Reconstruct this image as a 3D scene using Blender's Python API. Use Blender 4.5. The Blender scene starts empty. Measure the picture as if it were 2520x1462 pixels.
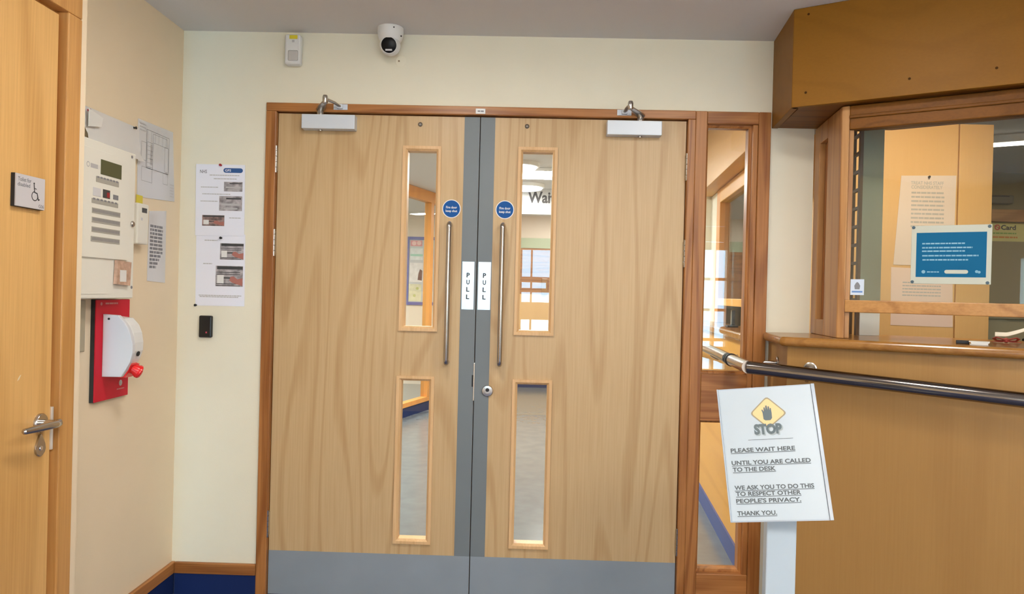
import bpy, bmesh, math, random
from mathutils import Vector, Matrix
C = bpy.context.scene.collection
SC = bpy.context.scene
random.seed(7)

# ---------------------------------------------------------------- camera, world, exposure
cam_data = bpy.data.cameras.new('camera')
cam = bpy.data.objects.new('camera', cam_data); C.objects.link(cam)
F_PX, YAW, PITCH, ROLL = 1849.4, -0.0204, -0.0041, -0.0249
cam_data.sensor_fit = 'HORIZONTAL'; cam_data.sensor_width = 36.0
cam_data.lens = 36.0*F_PX/2520.0
cam_data.clip_start = 0.05
_f = Vector((math.sin(YAW)*math.cos(PITCH), math.cos(YAW)*math.cos(PITCH), math.sin(PITCH)))
_r = Vector((math.cos(YAW), -math.sin(YAW), 0)); _d = _f.cross(_r)
_r2 = _r*math.cos(ROLL)+_d*math.sin(ROLL); _d2 = -_r*math.sin(ROLL)+_d*math.cos(ROLL)
_m = Matrix((_r2, -_d2, -_f)).transposed().to_4x4()
_m.translation = Vector((1.0862, -3.1999, 1.2963))
cam.matrix_world = _m
SC.camera = cam

world = bpy.data.worlds.new('daylight'); SC.world = world
world.use_nodes = True
_bg = world.node_tree.nodes['Background']
_bg.inputs[0].default_value = (0.40, 0.74, 1.0, 1); _bg.inputs[1].default_value = 15.0
SC.view_settings.view_transform = 'Standard'; SC.view_settings.look = 'None'
SC.view_settings.exposure = 0.0; SC.view_settings.gamma = 1.0
SC.view_settings.use_curve_mapping = False
LOBBY_L, LOBBY_P, CORR_L, RECEP_L = 60.0, 46.0, 92.0, 94.0        # radiance of the lobby's round lamps and added fill panels, the corridor's, the reception's

# ---------------------------------------------------------------- materials
def lin(c):
    return tuple((x/255/12.92 if x/255 <= .04045 else ((x/255+.055)/1.055)**2.4) for x in c)
MATS = {}
def mat(name, rgb, rough=.55, metal=0.0, spec=.5, noise=0.0, nscale=30, srgb=True, emit=None, estr=0, bump=0, bscale=200):
    m = bpy.data.materials.new(name); m.use_nodes = True; MATS[name] = m
    nt = m.node_tree; b = nt.nodes['Principled BSDF']
    col = lin(rgb) if srgb else rgb
    b.inputs['Base Color'].default_value = (*col, 1)
    b.inputs['Roughness'].default_value = rough; b.inputs['Metallic'].default_value = metal
    b.inputs['Specular IOR Level'].default_value = spec
    if emit:
        b.inputs['Emission Color'].default_value = (*emit, 1); b.inputs['Emission Strength'].default_value = estr
    if noise or bump:
        tc = nt.nodes.new('ShaderNodeTexCoord')
    if noise:
        n = nt.nodes.new('ShaderNodeTexNoise'); n.inputs['Scale'].default_value = nscale; n.inputs['Detail'].default_value = 5
        nt.links.new(tc.outputs['Object'], n.inputs['Vector'])
        r = nt.nodes.new('ShaderNodeMapRange')
        r.inputs['From Min'].default_value = .3; r.inputs['From Max'].default_value = .7
        r.inputs['To Min'].default_value = 1-noise; r.inputs['To Max'].default_value = 1+noise
        nt.links.new(n.outputs['Fac'], r.inputs['Value'])
        mx = nt.nodes.new('ShaderNodeVectorMath'); mx.operation = 'SCALE'
        mx.inputs[0].default_value = col
        nt.links.new(r.outputs[0], mx.inputs['Scale']); nt.links.new(mx.outputs[0], b.inputs['Base Color'])
    if bump:
        n2 = nt.nodes.new('ShaderNodeTexNoise'); n2.inputs['Scale'].default_value = bscale; n2.inputs['Detail'].default_value = 3
        nt.links.new(tc.outputs['Object'], n2.inputs['Vector'])
        bp = nt.nodes.new('ShaderNodeBump'); bp.inputs['Strength'].default_value = bump; bp.inputs['Distance'].default_value = .002
        nt.links.new(n2.outputs['Fac'], bp.inputs['Height']); nt.links.new(bp.outputs[0], b.inputs['Normal'])
    return m

def wood(name, light, dark, axis='Z', st=.07, thin=.1, blot=(-.15, .25), rings=9.0, width=2.2, contrast=.5, fine=.35, rough=.42, spec=.4, off=(0, 0, 0), srgb=True):
    """Contour lines of a stretched noise give the cathedral figure, a finer stretched noise the pores."""
    m = bpy.data.materials.new(name); m.use_nodes = True; MATS[name] = m
    nt = m.node_tree; N = nt.nodes; L = nt.links; b = N['Principled BSDF']
    b.inputs['Roughness'].default_value = rough; b.inputs['Specular IOR Level'].default_value = spec
    tc = N.new('ShaderNodeTexCoord')
    k = {'X': (st, 1, 1), 'Y': (1, st, 1), 'Z': (1, 1, st)}[axis]
    mp = N.new('ShaderNodeMapping'); mp.inputs['Scale'].default_value = k; mp.inputs['Location'].default_value = off
    L.new(tc.outputs['Object'], mp.inputs['Vector'])
    n1 = N.new('ShaderNodeTexNoise'); n1.inputs['Scale'].default_value = width; n1.inputs['Detail'].default_value = 1.5; n1.inputs['Roughness'].default_value = .4
    L.new(mp.outputs[0], n1.inputs['Vector'])
    mu = N.new('ShaderNodeMath'); mu.operation = 'MULTIPLY'; mu.inputs[1].default_value = rings*6.283
    L.new(n1.outputs['Fac'], mu.inputs[0])
    si = N.new('ShaderNodeMath'); si.operation = 'SINE'; L.new(mu.outputs[0], si.inputs[0])
    r1 = N.new('ShaderNodeMapRange'); r1.inputs['From Min'].default_value = thin; r1.inputs['From Max'].default_value = 1
    r1.inputs['To Min'].default_value = 0; r1.inputs['To Max'].default_value = contrast
    L.new(si.outputs[0], r1.inputs['Value'])
    mp2 = N.new('ShaderNodeMapping'); mp2.inputs['Scale'].default_value = tuple(x if x == 1 else .025 for x in k)
    L.new(tc.outputs['Object'], mp2.inputs['Vector'])
    n2 = N.new('ShaderNodeTexNoise'); n2.inputs['Scale'].default_value = 150; n2.inputs['Detail'].default_value = 3
    L.new(mp2.outputs[0], n2.inputs['Vector'])
    r2 = N.new('ShaderNodeMapRange'); r2.inputs['From Min'].default_value = .35; r2.inputs['From Max'].default_value = .75
    r2.inputs['To Min'].default_value = 0; r2.inputs['To Max'].default_value = fine
    L.new(n2.outputs['Fac'], r2.inputs['Value'])
    n3 = N.new('ShaderNodeTexNoise'); n3.inputs['Scale'].default_value = 1.3; n3.inputs['Detail'].default_value = 1
    L.new(mp.outputs[0], n3.inputs['Vector'])
    r3 = N.new('ShaderNodeMapRange'); r3.inputs['To Min'].default_value = blot[0]; r3.inputs['To Max'].default_value = blot[1]
    L.new(n3.outputs['Fac'], r3.inputs['Value'])
    a1 = N.new('ShaderNodeMath'); a1.operation = 'ADD'; L.new(r1.outputs[0], a1.inputs[0]); L.new(r2.outputs[0], a1.inputs[1])
    a2 = N.new('ShaderNodeMath'); a2.operation = 'ADD'; a2.use_clamp = True; L.new(a1.outputs[0], a2.inputs[0]); L.new(r3.outputs[0], a2.inputs[1])
    mx = N.new('ShaderNodeMix'); mx.data_type = 'RGBA'
    mx.inputs[6].default_value = (*(lin(light) if srgb else light), 1); mx.inputs[7].default_value = (*(lin(dark) if srgb else dark), 1)
    L.new(a2.outputs[0], mx.inputs[0]); L.new(mx.outputs[2], b.inputs['Base Color'])
    bp = N.new('ShaderNodeBump'); bp.inputs['Strength'].default_value = .08; bp.inputs['Distance'].default_value = .001
    L.new(n2.outputs['Fac'], bp.inputs['Height']); L.new(bp.outputs[0], b.inputs['Normal'])
    return m

def glass(name, tint=(.97, .99, .98), k=1.0):
    m = bpy.data.materials.new(name); m.use_nodes = True; MATS[name] = m
    nt = m.node_tree; N = nt.nodes; L = nt.links
    N.remove(N['Principled BSDF'])
    t = N.new('ShaderNodeBsdfTransparent'); t.inputs[0].default_value = (*tint, 1)
    g = N.new('ShaderNodeBsdfGlossy'); g.inputs['Roughness'].default_value = 0.0
    geo = N.new('ShaderNodeNewGeometry')
    io = N.new('ShaderNodeMapRange'); io.inputs['To Min'].default_value = 1.5; io.inputs['To Max'].default_value = 1/1.5
    L.new(geo.outputs['Backfacing'], io.inputs['Value'])
    fr = N.new('ShaderNodeFresnel'); L.new(io.outputs[0], fr.inputs['IOR'])
    ms = N.new('ShaderNodeMixShader'); L.new(fr.outputs[0], ms.inputs[0]); L.new(t.outputs[0], ms.inputs[1]); L.new(g.outputs[0], ms.inputs[2])
    L.new(ms.outputs[0], N['Material Output'].inputs[0])
    return m

def lampmat(name, rgb, s):
    m = bpy.data.materials.new(name); m.use_nodes = True; MATS[name] = m
    nt = m.node_tree; nt.nodes.remove(nt.nodes['Principled BSDF'])
    e = nt.nodes.new('ShaderNodeEmission'); e.inputs[0].default_value = (*rgb, 1); e.inputs[1].default_value = s
    nt.links.new(e.outputs[0], nt.nodes['Material Output'].inputs[0]); return m

wall_m = mat('cream_paint', (.83, .785, .63), .75, spec=.25, srgb=False, noise=.012, nscale=6, bump=.12, bscale=160)
beige_m = mat('beige_paint', (.86, .715, .51), .75, spec=.25, srgb=False, noise=.012, nscale=6, bump=.12, bscale=160)
ceil_m = mat('ceiling_paint', (.72, .70, .68), .9, spec=.1, srgb=False, bump=.25, bscale=220)
white_m = mat('white_paint', (.83, .83, .80), .6, srgb=False)
peach_m = mat('peach_paint', (.80, .68, .56), .8, srgb=False)
olive_m = mat('olive_paint', (.28, .225, .115), .8, srgb=False)
lobbyfloor_m = mat('navy_barrier_matting', (.075, .095, .19), .8, srgb=False, noise=.25, nscale=120)
corrfloor_m = mat('grey_vinyl', (.18, .20, .205), .2, srgb=False, noise=.09, nscale=9)
navy_m = mat('navy_vinyl', (.008, .022, .10), .6, spec=.2, srgb=False)
oak_m = wood('oak_veneer', (.60, .425, .226), (.44, .27, .115), 'Z', st=.085, thin=.45, blot=(-.05, .20), rings=13, width=3.4, contrast=.42, fine=.36, rough=.38, srgb=False)
oakb_m = wood('oak_bead', (.76, .50, .26), (.56, .33, .14), 'Z', rings=4, width=6, contrast=.25, fine=.4, srgb=False)
frame_m = wood('varnished_frame_upright', (.45, .19, .055), (.23, .075, .016), 'Z', rings=9, width=6, contrast=.55, fine=.45, rough=.35, srgb=False)
frameh_m = wood('varnished_frame_rail', (.45, .19, .055), (.23, .075, .016), 'X', rings=9, width=6, contrast=.55, fine=.45, rough=.35, srgb=False)
toilet_m = wood('golden_oak_veneer', (.74, .43, .15), (.50, .25, .065), 'Z', st=.10, thin=.2, rings=8, width=3, contrast=.42, fine=.38, rough=.35, srgb=False)
tframe_m = wood('golden_frame', (.62, .32, .10), (.40, .17, .04), 'Z', rings=7, width=6, contrast=.4, fine=.4, rough=.35, srgb=False)
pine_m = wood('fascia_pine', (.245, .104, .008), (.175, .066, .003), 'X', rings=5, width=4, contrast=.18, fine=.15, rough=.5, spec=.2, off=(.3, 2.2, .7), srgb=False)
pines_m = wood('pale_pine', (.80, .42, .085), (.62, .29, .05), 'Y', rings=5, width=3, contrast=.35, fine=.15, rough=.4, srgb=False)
desk_m = wood('desk_veneer', (.36, .192, .055), (.29, .142, .035), 'Z', rings=4, width=3.2, contrast=.28, fine=.3, rough=.42, srgb=False)
nose_m = wood('counter_timber', (.34, .155, .033), (.22, .085, .014), 'X', rings=6, width=8, contrast=.4, fine=.3, rough=.22, spec=.6, srgb=False)
recf_m = wood('reception_frame', (.50, .255, .09), (.30, .12, .035), 'Z', rings=8, width=6, contrast=.5, fine=.4, rough=.35, srgb=False)
recfh_m = wood('reception_rail', (.52, .26, .08), (.30, .12, .03), 'X', rings=8, width=6, contrast=.5, fine=.4, rough=.35, srgb=False)
cup_m = wood('cupboard_beech', (.78, .50, .22), (.70, .42, .17), 'Z', rings=3, width=2, contrast=.2, fine=.2, rough=.45, srgb=False)
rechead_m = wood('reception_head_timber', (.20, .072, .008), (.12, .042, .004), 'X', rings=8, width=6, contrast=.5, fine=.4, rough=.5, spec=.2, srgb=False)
screen_m = wood('orange_pine', (.75, .34, .08), (.60, .24, .05), 'Z', rings=5, width=4, contrast=.3, fine=.2, rough=.4, srgb=False)
gap_m = mat('dark_gap', (.015, .012, .01), .9, srgb=False)
grey_m = mat('grey_plate', (.165, .19, .205), .5, srgb=False, noise=.03, nscale=4)
kick_m = mat('grey_kick', (.255, .295, .335), .5, srgb=False, noise=.05, nscale=5)
steel_m = mat('brushed_steel', (.50, .47, .44), .24, 1.0, srgb=False)
dsteel_m = mat('handrail_steel', (.24, .21, .19), .13, 1.0, srgb=False)
mirror_m = mat('polished_plate', (.86, .86, .86), .1, 1.0, srgb=False)
alu_m = mat('silver_cover', (.66, .71, .77), .38, .1, srgb=False)
white_pl = mat('white_plastic', (.78, .78, .76), .35, srgb=False)
offwhite_pl = mat('off_white_enamel', (.83, .81, .72), .4, srgb=False)
grey_pl = mat('grey_plastic', (.66, .66, .68), .45, srgb=False)
beige_pl = mat('beige_plastic', (.42, .37, .26), .5, srgb=False)
black_pl = mat('black_plastic', (.012, .012, .013), .25, srgb=False)
blackm = mat('black_matt', (.015, .015, .016), .6, srgb=False)
red_pl = mat('red_board', (.60, .010, .03), .55, spec=.25, srgb=False)
redb_pl = mat('red_lever', (.80, .02, .02), .25, srgb=False)
paper_m = mat('laminated_paper', (.86, .87, .95), .22, spec=.6, srgb=False)
paperw_m = mat('white_paper', (.78, .77, .74), .5, srgb=False)
film_m = mat('clear_film', (.72, .70, .69), .12, spec=.9, srgb=False)
ink_m = mat('black_ink', (.03, .03, .035), .6, srgb=False)
gink_m = mat('grey_ink', (.22, .22, .24), .6, srgb=False)
lgink_m = mat('pale_grey_ink', (.48, .47, .47), .6, srgb=False)
blue_m = mat('mandatory_blue', (.004, .085, .31), .5, spec=.2, srgb=False)
teal_m = mat('notice_blue', (.002, .115, .25), .5, spec=.15, srgb=False)
paleb_m = mat('pale_blue_print', (.20, .42, .55), .4, srgb=False)
nblue_m = mat('badge_blue', (.02, .09, .28), .4, srgb=False)
pic_m = mat('printed_photo_grey', (.36, .33, .34), .4, srgb=False, noise=.5, nscale=45)
picr_m = mat('printed_photo_brown', (.30, .20, .18), .4, srgb=False, noise=.6, nscale=60)
picd_m = mat('printed_photo_dark', (.05, .05, .05), .4, srgb=False)
skin_m = mat('printed_hand', (.42, .16, .13), .4, srgb=False)
lcd_m = mat('lcd_green', (.075, .085, .035), .15, srgb=False)
yellow_m = mat('yellow_sticker', (.72, .60, .03), .4, srgb=False)
warn_m = mat('stop_yellow', (.78, .52, .24), .5, srgb=False)
warnb_m = mat('stop_border', (.30, .24, .14), .5, srgb=False)
hand_m = mat('stop_hand', (.10, .13, .14), .6, srgb=False)
signw_m = mat('sign_sheet', (.46, .515, .555), .3, spec=.4, srgb=False, noise=.015, nscale=14)
acr_m = mat('acrylic_edge', (.42, .47, .53), .1, spec=.9, srgb=False)
post_m = mat('sign_post_white', (.50, .57, .62), .3, srgb=False)
glass_m = glass('clear_glass')
border_m = mat('notice_border', (.52, .53, .44), .35, srgb=False)
gpanel_m = mat('grey_green_board', (.36, .36, .25), .6, srgb=False)
slatd_m = mat('slat_dark', (.12, .06, .02), .6, srgb=False)
lobby_lm = lampmat('lobby_diffuser', (1.0, .96, .90), LOBBY_L)
lobby_fill_lm = lampmat('lobby_fill_diffuser', (1.0, .98, .94), LOBBY_P)
corr_lm = lampmat('corridor_diffuser', (1.0, .97, .93), CORR_L)
corrs_lm = lampmat('corridor_small_diffuser', (1.0, .97, .93), 14.0)
recep_lm = lampmat('reception_diffuser', (1.0, .79, .50), RECEP_L)
office_lm = lampmat('office_diffuser', (1.0, .92, .78), 8.0)

# ---------------------------------------------------------------- frames of reference and shape builder
class Fr:
    """a plane in the room: origin, its right, its up, its outward normal"""
    def __init__(s, o, r, n, u=(0, 0, 1)):
        s.o = Vector(o); s.r = Vector(r).normalized(); s.u = Vector(u).normalized(); s.n = Vector(n).normalized()
    def p(s, a, b, c=0): return s.o+s.r*a+s.u*b+s.n*c
    def at(s, a, b, c=0): return Fr(s.p(a, b, c), s.r, s.n, s.u)
W = Fr((0, 0, 0), (1, 0, 0), (0, 1, 0))                     # world: a=X b=Z c=Y
BW = Fr((0, 0, 0), (1, 0, 0), (0, -1, 0))                   # back wall, c = out into the lobby
LW = Fr((-.415, 0, 0), (0, 1, 0), (1, 0, 0))                # left wall, a = Y
TW = Fr((-.24, 0, 0), (0, 1, 0), (1, 0, 0))                 # toilet wall
RD = Vector((.8577, -.5142, 0)); RN = Vector((-.5142, -.8577, 0))
RP = Fr((2.067, -.359, 0), RD, RN)                          # reception front, a = along it
KD = Vector((.0847, .9964, 0)); KN = Vector((-.9964, .0847, 0))
KW = Fr((2.09, 0, 0), KD, KN)                               # reception flank along the corridor, a = away
ED = Vector((-.1083, .9941, 0)); EN = Vector((-.9941, -.1083, 0))

class MB:
    def __init__(s): s.v = []; s.f = []; s.sm = []
    def add(s, vs, fs, smooth=False):
        b = len(s.v); s.v += [tuple(v) for v in vs]
        for f in fs: s.f.append(tuple(i+b for i in f)); s.sm.append(smooth)
        return s
    def bm(s, bm, smooth=False):
        bm.verts.index_update()
        return s.add([v.co.copy() for v in bm.verts], [[v.index for v in f.verts] for f in bm.faces], smooth)
    def box(s, fr, a0, a1, b0, b1, c0, c1, bev=0, seg=2):
        P = [fr.p(a, b, c) for c in (c0, c1) for b in (b0, b1) for a in (a0, a1)]
        F = [(0, 1, 3, 2), (4, 6, 7, 5), (0, 4, 5, 1), (2, 3, 7, 6), (0, 2, 6, 4), (1, 5, 7, 3)]
        if not bev: return s.add(P, F)
        bm = bmesh.new(); vv = [bm.verts.new(p) for p in P]
        for f in F: bm.faces.new([vv[i] for i in f])
        bmesh.ops.bevel(bm, geom=bm.edges[:], offset=bev, segments=seg, affect='EDGES', profile=.5)
        s.bm(bm); bm.free(); return s
    def prism(s, fr, poly, c0, c1, smooth=False, bev=0, seg=3):
        n = len(poly)
        P = [fr.p(a, b, c0) for a, b in poly]+[fr.p(a, b, c1) for a, b in poly]
        F = [tuple(range(n))[::-1], tuple(range(n, 2*n))]+[(i, (i+1) % n, n+(i+1) % n, n+i) for i in range(n)]
        if not bev: return s.add(P, F, smooth)
        bm = bmesh.new(); vv = [bm.verts.new(p) for p in P]
        fs = [bm.faces.new([vv[i] for i in f]) for f in F]
        ed = set(fs[0].edges) | set(fs[1].edges)
        bmesh.ops.bevel(bm, geom=list(ed), offset=bev, segments=seg, affect='EDGES', profile=.5)
        s.bm(bm); bm.free(); return s
    def ring(s, fr, a0, a1, b0, b1, w, c0, c1, ch=0):
        """picture-frame ring round (a0..a1, b0..b1) inner opening, width w outward; ch sinks the inner edge"""
        def rect(g, c): return [fr.p(a0-g, b0-g, c), fr.p(a1+g, b0-g, c), fr.p(a1+g, b1+g, c), fr.p(a0-g, b1+g, c)]
        L = [rect(w, c0), rect(w, c1), rect(0+ch, c1), rect(0, c1-ch), rect(0, c0)]
        V = [p for l in L for p in l]; F = []
        for k in range(len(L)):
            k2 = (k+1) % len(L)
            for i in range(4):
                j = (i+1) % 4; F.append((k*4+i, k*4+j, k2*4+j, k2*4+i))
        return s.add(V, F)
    def lathe(s, o, ax, prof, n=32, smooth=True, cap=True):
        """profile of (distance along axis, radius)"""
        ax = Vector(ax).normalized(); t = ax.orthogonal().normalized(); u = ax.cross(t); o = Vector(o)
        V = []; F = []
        for h, r in prof:
            for i in range(n):
                a = 2*math.pi*i/n; V.append(o+ax*h+(t*math.cos(a)+u*math.sin(a))*max(r, 1e-5))
        for k in range(len(prof)-1):
            for i in range(n):
                j = (i+1) % n; F.append((k*n+i, k*n+j, (k+1)*n+j, (k+1)*n+i))
        s.add(V, F, smooth)
        if cap:
            m = len(prof)-1
            s.add(V[:n], [tuple(range(n))[::-1]]); s.add(V[m*n:], [tuple(range(n))])
        return s
    def cyl(s, p0, p1, r, n=24): 
        d = Vector(p1)-Vector(p0); return s.lathe(p0, d, [(0, r), (d.length, r)], n)
    def tube(s, pts, r, n=16, smooth=True, flat=1.0):
        pts = [Vector(p) for p in pts]; V = []; F = []; m = len(pts); rs = r if isinstance(r, (list, tuple)) else [r]*m
        t0 = (pts[1]-pts[0]).normalized(); nrm = t0.orthogonal().normalized()
        if abs(t0.z) < .9: nrm = (Vector((0, 0, 1))-t0*t0.z).normalized()
        for i, p in enumerate(pts):
            a = pts[max(i-1, 0)]; b = pts[min(i+1, m-1)]; t = (b-a).normalized()
            nrm = (nrm-t*nrm.dot(t)).normalized(); bi = t.cross(nrm)
            for k in range(n):
                an = 2*math.pi*k/n; V.append(p+(nrm*math.cos(an)*flat+bi*math.sin(an))*rs[i])
        for i in range(m-1):
            for k in range(n):
                j = (k+1) % n; F.append((i*n+k, i*n+j, (i+1)*n+j, (i+1)*n+k))
        s.add(V, F, smooth); s.add(V[:n], [tuple(range(n))[::-1]]); s.add(V[-n:], [tuple(range(n))]); return s
    def quad(s, fr, a0, a1, b0, b1, c): 
        return s.add([fr.p(a0, b0, c), fr.p(a1, b0, c), fr.p(a1, b1, c), fr.p(a0, b1, c)], [(0, 1, 2, 3)])
    def poly(s, fr, pts, c): return s.add([fr.p(a, b, c) for a, b in pts], [tuple(range(len(pts)))])
    def disc(s, fr, a, b, r, c, n=32): return s.poly(fr, [(a+r*math.cos(6.28318*i/n), b+r*math.sin(6.28318*i/n)) for i in range(n)], c)
    def annulus(s, fr, a, b, r0, r1, c, n=32, t0=0, t1=6.28318):
        V = []; F = []
        for i in range(n+1):
            t = t0+(t1-t0)*i/n
            V += [fr.p(a+r0*math.cos(t), b+r0*math.sin(t), c), fr.p(a+r1*math.cos(t), b+r1*math.sin(t), c)]
        for i in range(n): F.append((2*i, 2*i+1, 2*i+3, 2*i+2))
        return s.add(V, F)
    def line(s, fr, p, q, w, c):
        p = Vector(p); q = Vector(q); d = (q-p).normalized(); n = Vector((-d.y, d.x))*w/2
        return s.poly(fr, [tuple(p+n), tuple(q+n), tuple(q-n), tuple(p-n)][::-1], c)
    def text(s, fr, body, a0, a1, b0, b1, c, bold=0.0, shear=0.0, keep=False):
        cu = bpy.data.curves.new('t', 'FONT'); cu.body = body; cu.size = 1; cu.offset = bold; cu.shear = shear; cu.resolution_u = 3
        ob = bpy.data.objects.new('t', cu); me = bpy.data.meshes.new_from_object(ob)
        vs = [v.co.copy() for v in me.vertices]; fs = [tuple(p.vertices) for p in me.polygons]
        bpy.data.objects.remove(ob); bpy.data.meshes.remove(me); bpy.data.curves.remove(cu)
        if not vs: return s
        x0 = min(v.x for v in vs); x1 = max(v.x for v in vs); y0 = min(v.y for v in vs); y1 = max(v.y for v in vs)
        if keep:
            k = (b1-b0)/.70; y0 = 0; return s.add([fr.p(a0+(v.x-x0)*k, b0+(v.y-y0)*k, c) for v in vs], fs)
        return s.add([fr.p(a0+(v.x-x0)/(x1-x0)*(a1-a0), b0+(v.y-y0)/(y1-y0)*(b1-b0), c) for v in vs], fs)
    def scribble(s, fr, a0, a1, b0, b1, c, seed=0, gap=.18):
        """one line of print too small to read: word-length dashes"""
        rnd = random.Random(seed); a = a0; L = a1-a0; h = b1-b0
        while a < a1-.01*L:
            w = min(rnd.uniform(1.2, 4.0)*h, a1-a); s.quad(fr, a, a+w, b0, b1, c); a += w+gap*h*2
        return s
    def build(s, name, m, parent=None):
        me = bpy.data.meshes.new(name); me.from_pydata(s.v, [], s.f)
        me.polygons.foreach_set('use_smooth', s.sm); me.update()
        bm = bmesh.new(); bm.from_mesh(me)
        bmesh.ops.recalc_face_normals(bm, faces=[f for f in bm.faces]) if s.closed() else None
        bm.to_mesh(me); bm.free()
        if any(s.sm):
            me.set_sharp_from_angle(angle=math.radians(40))
        me.materials.append(m)
        o = bpy.data.objects.new(name, me); C.objects.link(o)
        if parent is not None:
            o.parent = parent; o.matrix_parent_inverse = world_of(parent).inverted()
        return o
    def closed(s): return len(s.f) < 60000
def world_of(o):
    m = Matrix.Translation(o.location) if o.type == 'EMPTY' else Matrix.Identity(4)
    return m
def tag(o, label, cat, group=None, kind=None):
    o['label'] = label; o['category'] = cat
    if group: o['group'] = group
    if kind: o['kind'] = kind
    return o
def thing(name, loc, label, cat, group=None, kind=None):
    o = bpy.data.objects.new(name, None); C.objects.link(o); o.location = loc; o.empty_display_size = .1
    return tag(o, label, cat, group, kind)
def holed(mb, fr, a0, a1, b0, b1, holes, c0, c1):
    """a slab with rectangular holes, as one shell without inner faces"""
    A = sorted({a0, a1, *[h[0] for h in holes], *[h[1] for h in holes]}); B = sorted({b0, b1, *[h[2] for h in holes], *[h[3] for h in holes]})
    A = [a for a in A if a0 <= a <= a1]; B = [b for b in B if b0 <= b <= b1]
    def solid(i, j):
        if i < 0 or j < 0 or i >= len(A)-1 or j >= len(B)-1: return False
        x = (A[i]+A[i+1])/2; y = (B[j]+B[j+1])/2
        return not any(h[0] < x < h[1] and h[2] < y < h[3] for h in holes)
    for i in range(len(A)-1):
        for j in range(len(B)-1):
            if not solid(i, j): continue
            x0, x1, y0, y1 = A[i], A[i+1], B[j], B[j+1]; p = fr.p
            mb.add([p(x0, y0, c1), p(x1, y0, c1), p(x1, y1, c1), p(x0, y1, c1)], [(0, 1, 2, 3)])
            mb.add([p(x0, y0, c0), p(x0, y1, c0), p(x1, y1, c0), p(x1, y0, c0)], [(0, 1, 2, 3)])
            if not solid(i-1, j): mb.add([p(x0, y0, c0), p(x0, y0, c1), p(x0, y1, c1), p(x0, y1, c0)], [(0, 1, 2, 3)])
            if not solid(i+1, j): mb.add([p(x1, y0, c0), p(x1, y1, c0), p(x1, y1, c1), p(x1, y0, c1)], [(0, 1, 2, 3)])
            if not solid(i, j-1): mb.add([p(x0, y0, c0), p(x1, y0, c0), p(x1, y0, c1), p(x0, y0, c1)], [(0, 1, 2, 3)])
            if not solid(i, j+1): mb.add([p(x0, y1, c0), p(x0, y1, c1), p(x1, y1, c1), p(x1, y1, c0)], [(0, 1, 2, 3)])
    bm = bmesh.new(); vv = [bm.verts.new(v) for v in mb.v]
    for f in mb.f: bm.faces.new([vv[i] for i in f])
    bmesh.ops.remove_doubles(bm, verts=bm.verts[:], dist=1e-5)
    mb.v, mb.f, mb.sm = [], [], []
    mb.bm(bm); bm.free(); return mb
def struct(mb, name, m, label, cat, parent=None):
    o = mb.build(name, m, parent)
    return tag(o, label, cat, kind='structure')

# ---------------------------------------------------------------- room shell
CZ = 2.391
FZ = -.026                                   # lobby floor
struct(MB().box(W, -.6, 4.1, -.10, FZ, -5.1, .06), 'floor_lobby', lobbyfloor_m, 'dark navy matting floor of the entrance lobby', 'floor')
struct(MB().box(W, -3.1, 7.2, -.06, 0, .06, 7.5), 'floor_corridor', corrfloor_m, 'shiny grey vinyl floor of the corridor beyond the double doors', 'floor')
struct(MB().box(W, 4.1, 7.2, -.06, 0, -1.7, .06), 'floor_reception', corrfloor_m, 'grey vinyl floor behind the reception desk', 'floor')
struct(MB().box(W, -3.2, 7.3, CZ, CZ+.08, -5.2, 7.6), 'ceiling', ceil_m, 'plain matt white painted ceiling', 'ceiling')
struct(holed(MB(), BW, -.417, 2.28, FZ, CZ, [(-.047, 2.095, -1, 2.088)], -.12, 0), 'wall_back', wall_m, 'cream wall around and above the double doors', 'wall')
struct(MB().box(LW, -1.15, .12, FZ, CZ, -.12, 0), 'wall_left', beige_m, 'beige recessed side wall carrying the fire alarm panel', 'wall')
struct(holed(MB(), TW, -5.0, -.993, FZ, CZ, [(-2.11, -1.04, -1, 2.125)], -.12, 0), 'wall_toilet', beige_m, 'cream painted wall edge beside the disabled toilet door', 'wall')
_holes = [(.32, .72, .98, 1.72), (1.02, 1.115, 1.49, 1.79), (1.135, 1.36, 1.49, 1.79), (1.02, 1.115, 1.365, 1.43), (1.135, 1.29, 1.365, 1.43), (1.02, 1.115, 1.21, 1.32), (1.135, 1.36, 1.21, 1.32), (1.02, 1.115, .85, 1.02), (1.135, 1.36, .85, 1.02)]
for z0, z1 in ((1.53, 1.84), (1.19, 1.50), (.86, 1.16), (.51, .83)):
    _holes += [(2.98, 3.13, z0, z1), (3.155, 3.28, z0, z1), (3.335, 3.36, z0, z1)]
_holes += [(2.99, 3.26, 2.095, 2.106), (2.99, 3.26, 1.922, 1.932)]
struct(holed(MB(), W, -.36, 4.0, FZ, CZ, _holes, -5.1, -5.0), 'wall_entrance', peach_m, 'entrance wall with small glazed openings to daylight', 'wall')
struct(MB().box(W, 3.95, 4.07, FZ, CZ, -5.0, -1.49), 'wall_right', wall_m, 'cream side wall of the lobby beyond the reception desk', 'wall')
struct(MB().box(W, -3.12, 2.72, 0, CZ, 7.3, 7.42), 'wall_far', peach_m, 'peach end wall of the corridor with the notice board', 'wall')
struct(MB().box(W, -3.12, -3.0, 0, CZ, .12, 7.3).box(W, -3.0, -.417, 0, CZ, .0, .12), 'wall_corridor', white_m, 'white wall on the far side of the corridor', 'wall')
struct(MB().box(W, 2.55, 7.2, 0, CZ, 3.05, 3.15), 'wall_office', olive_m, 'dim olive wall at the back of the office', 'wall')
struct(MB().box(W, 7.05, 7.15, 0, CZ, -1.5, 3.05).box(W, 4.07, 7.15, 0, CZ, -1.6, -1.5), 'wall_office_side', olive_m, 'olive side wall of the office', 'wall')

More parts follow.
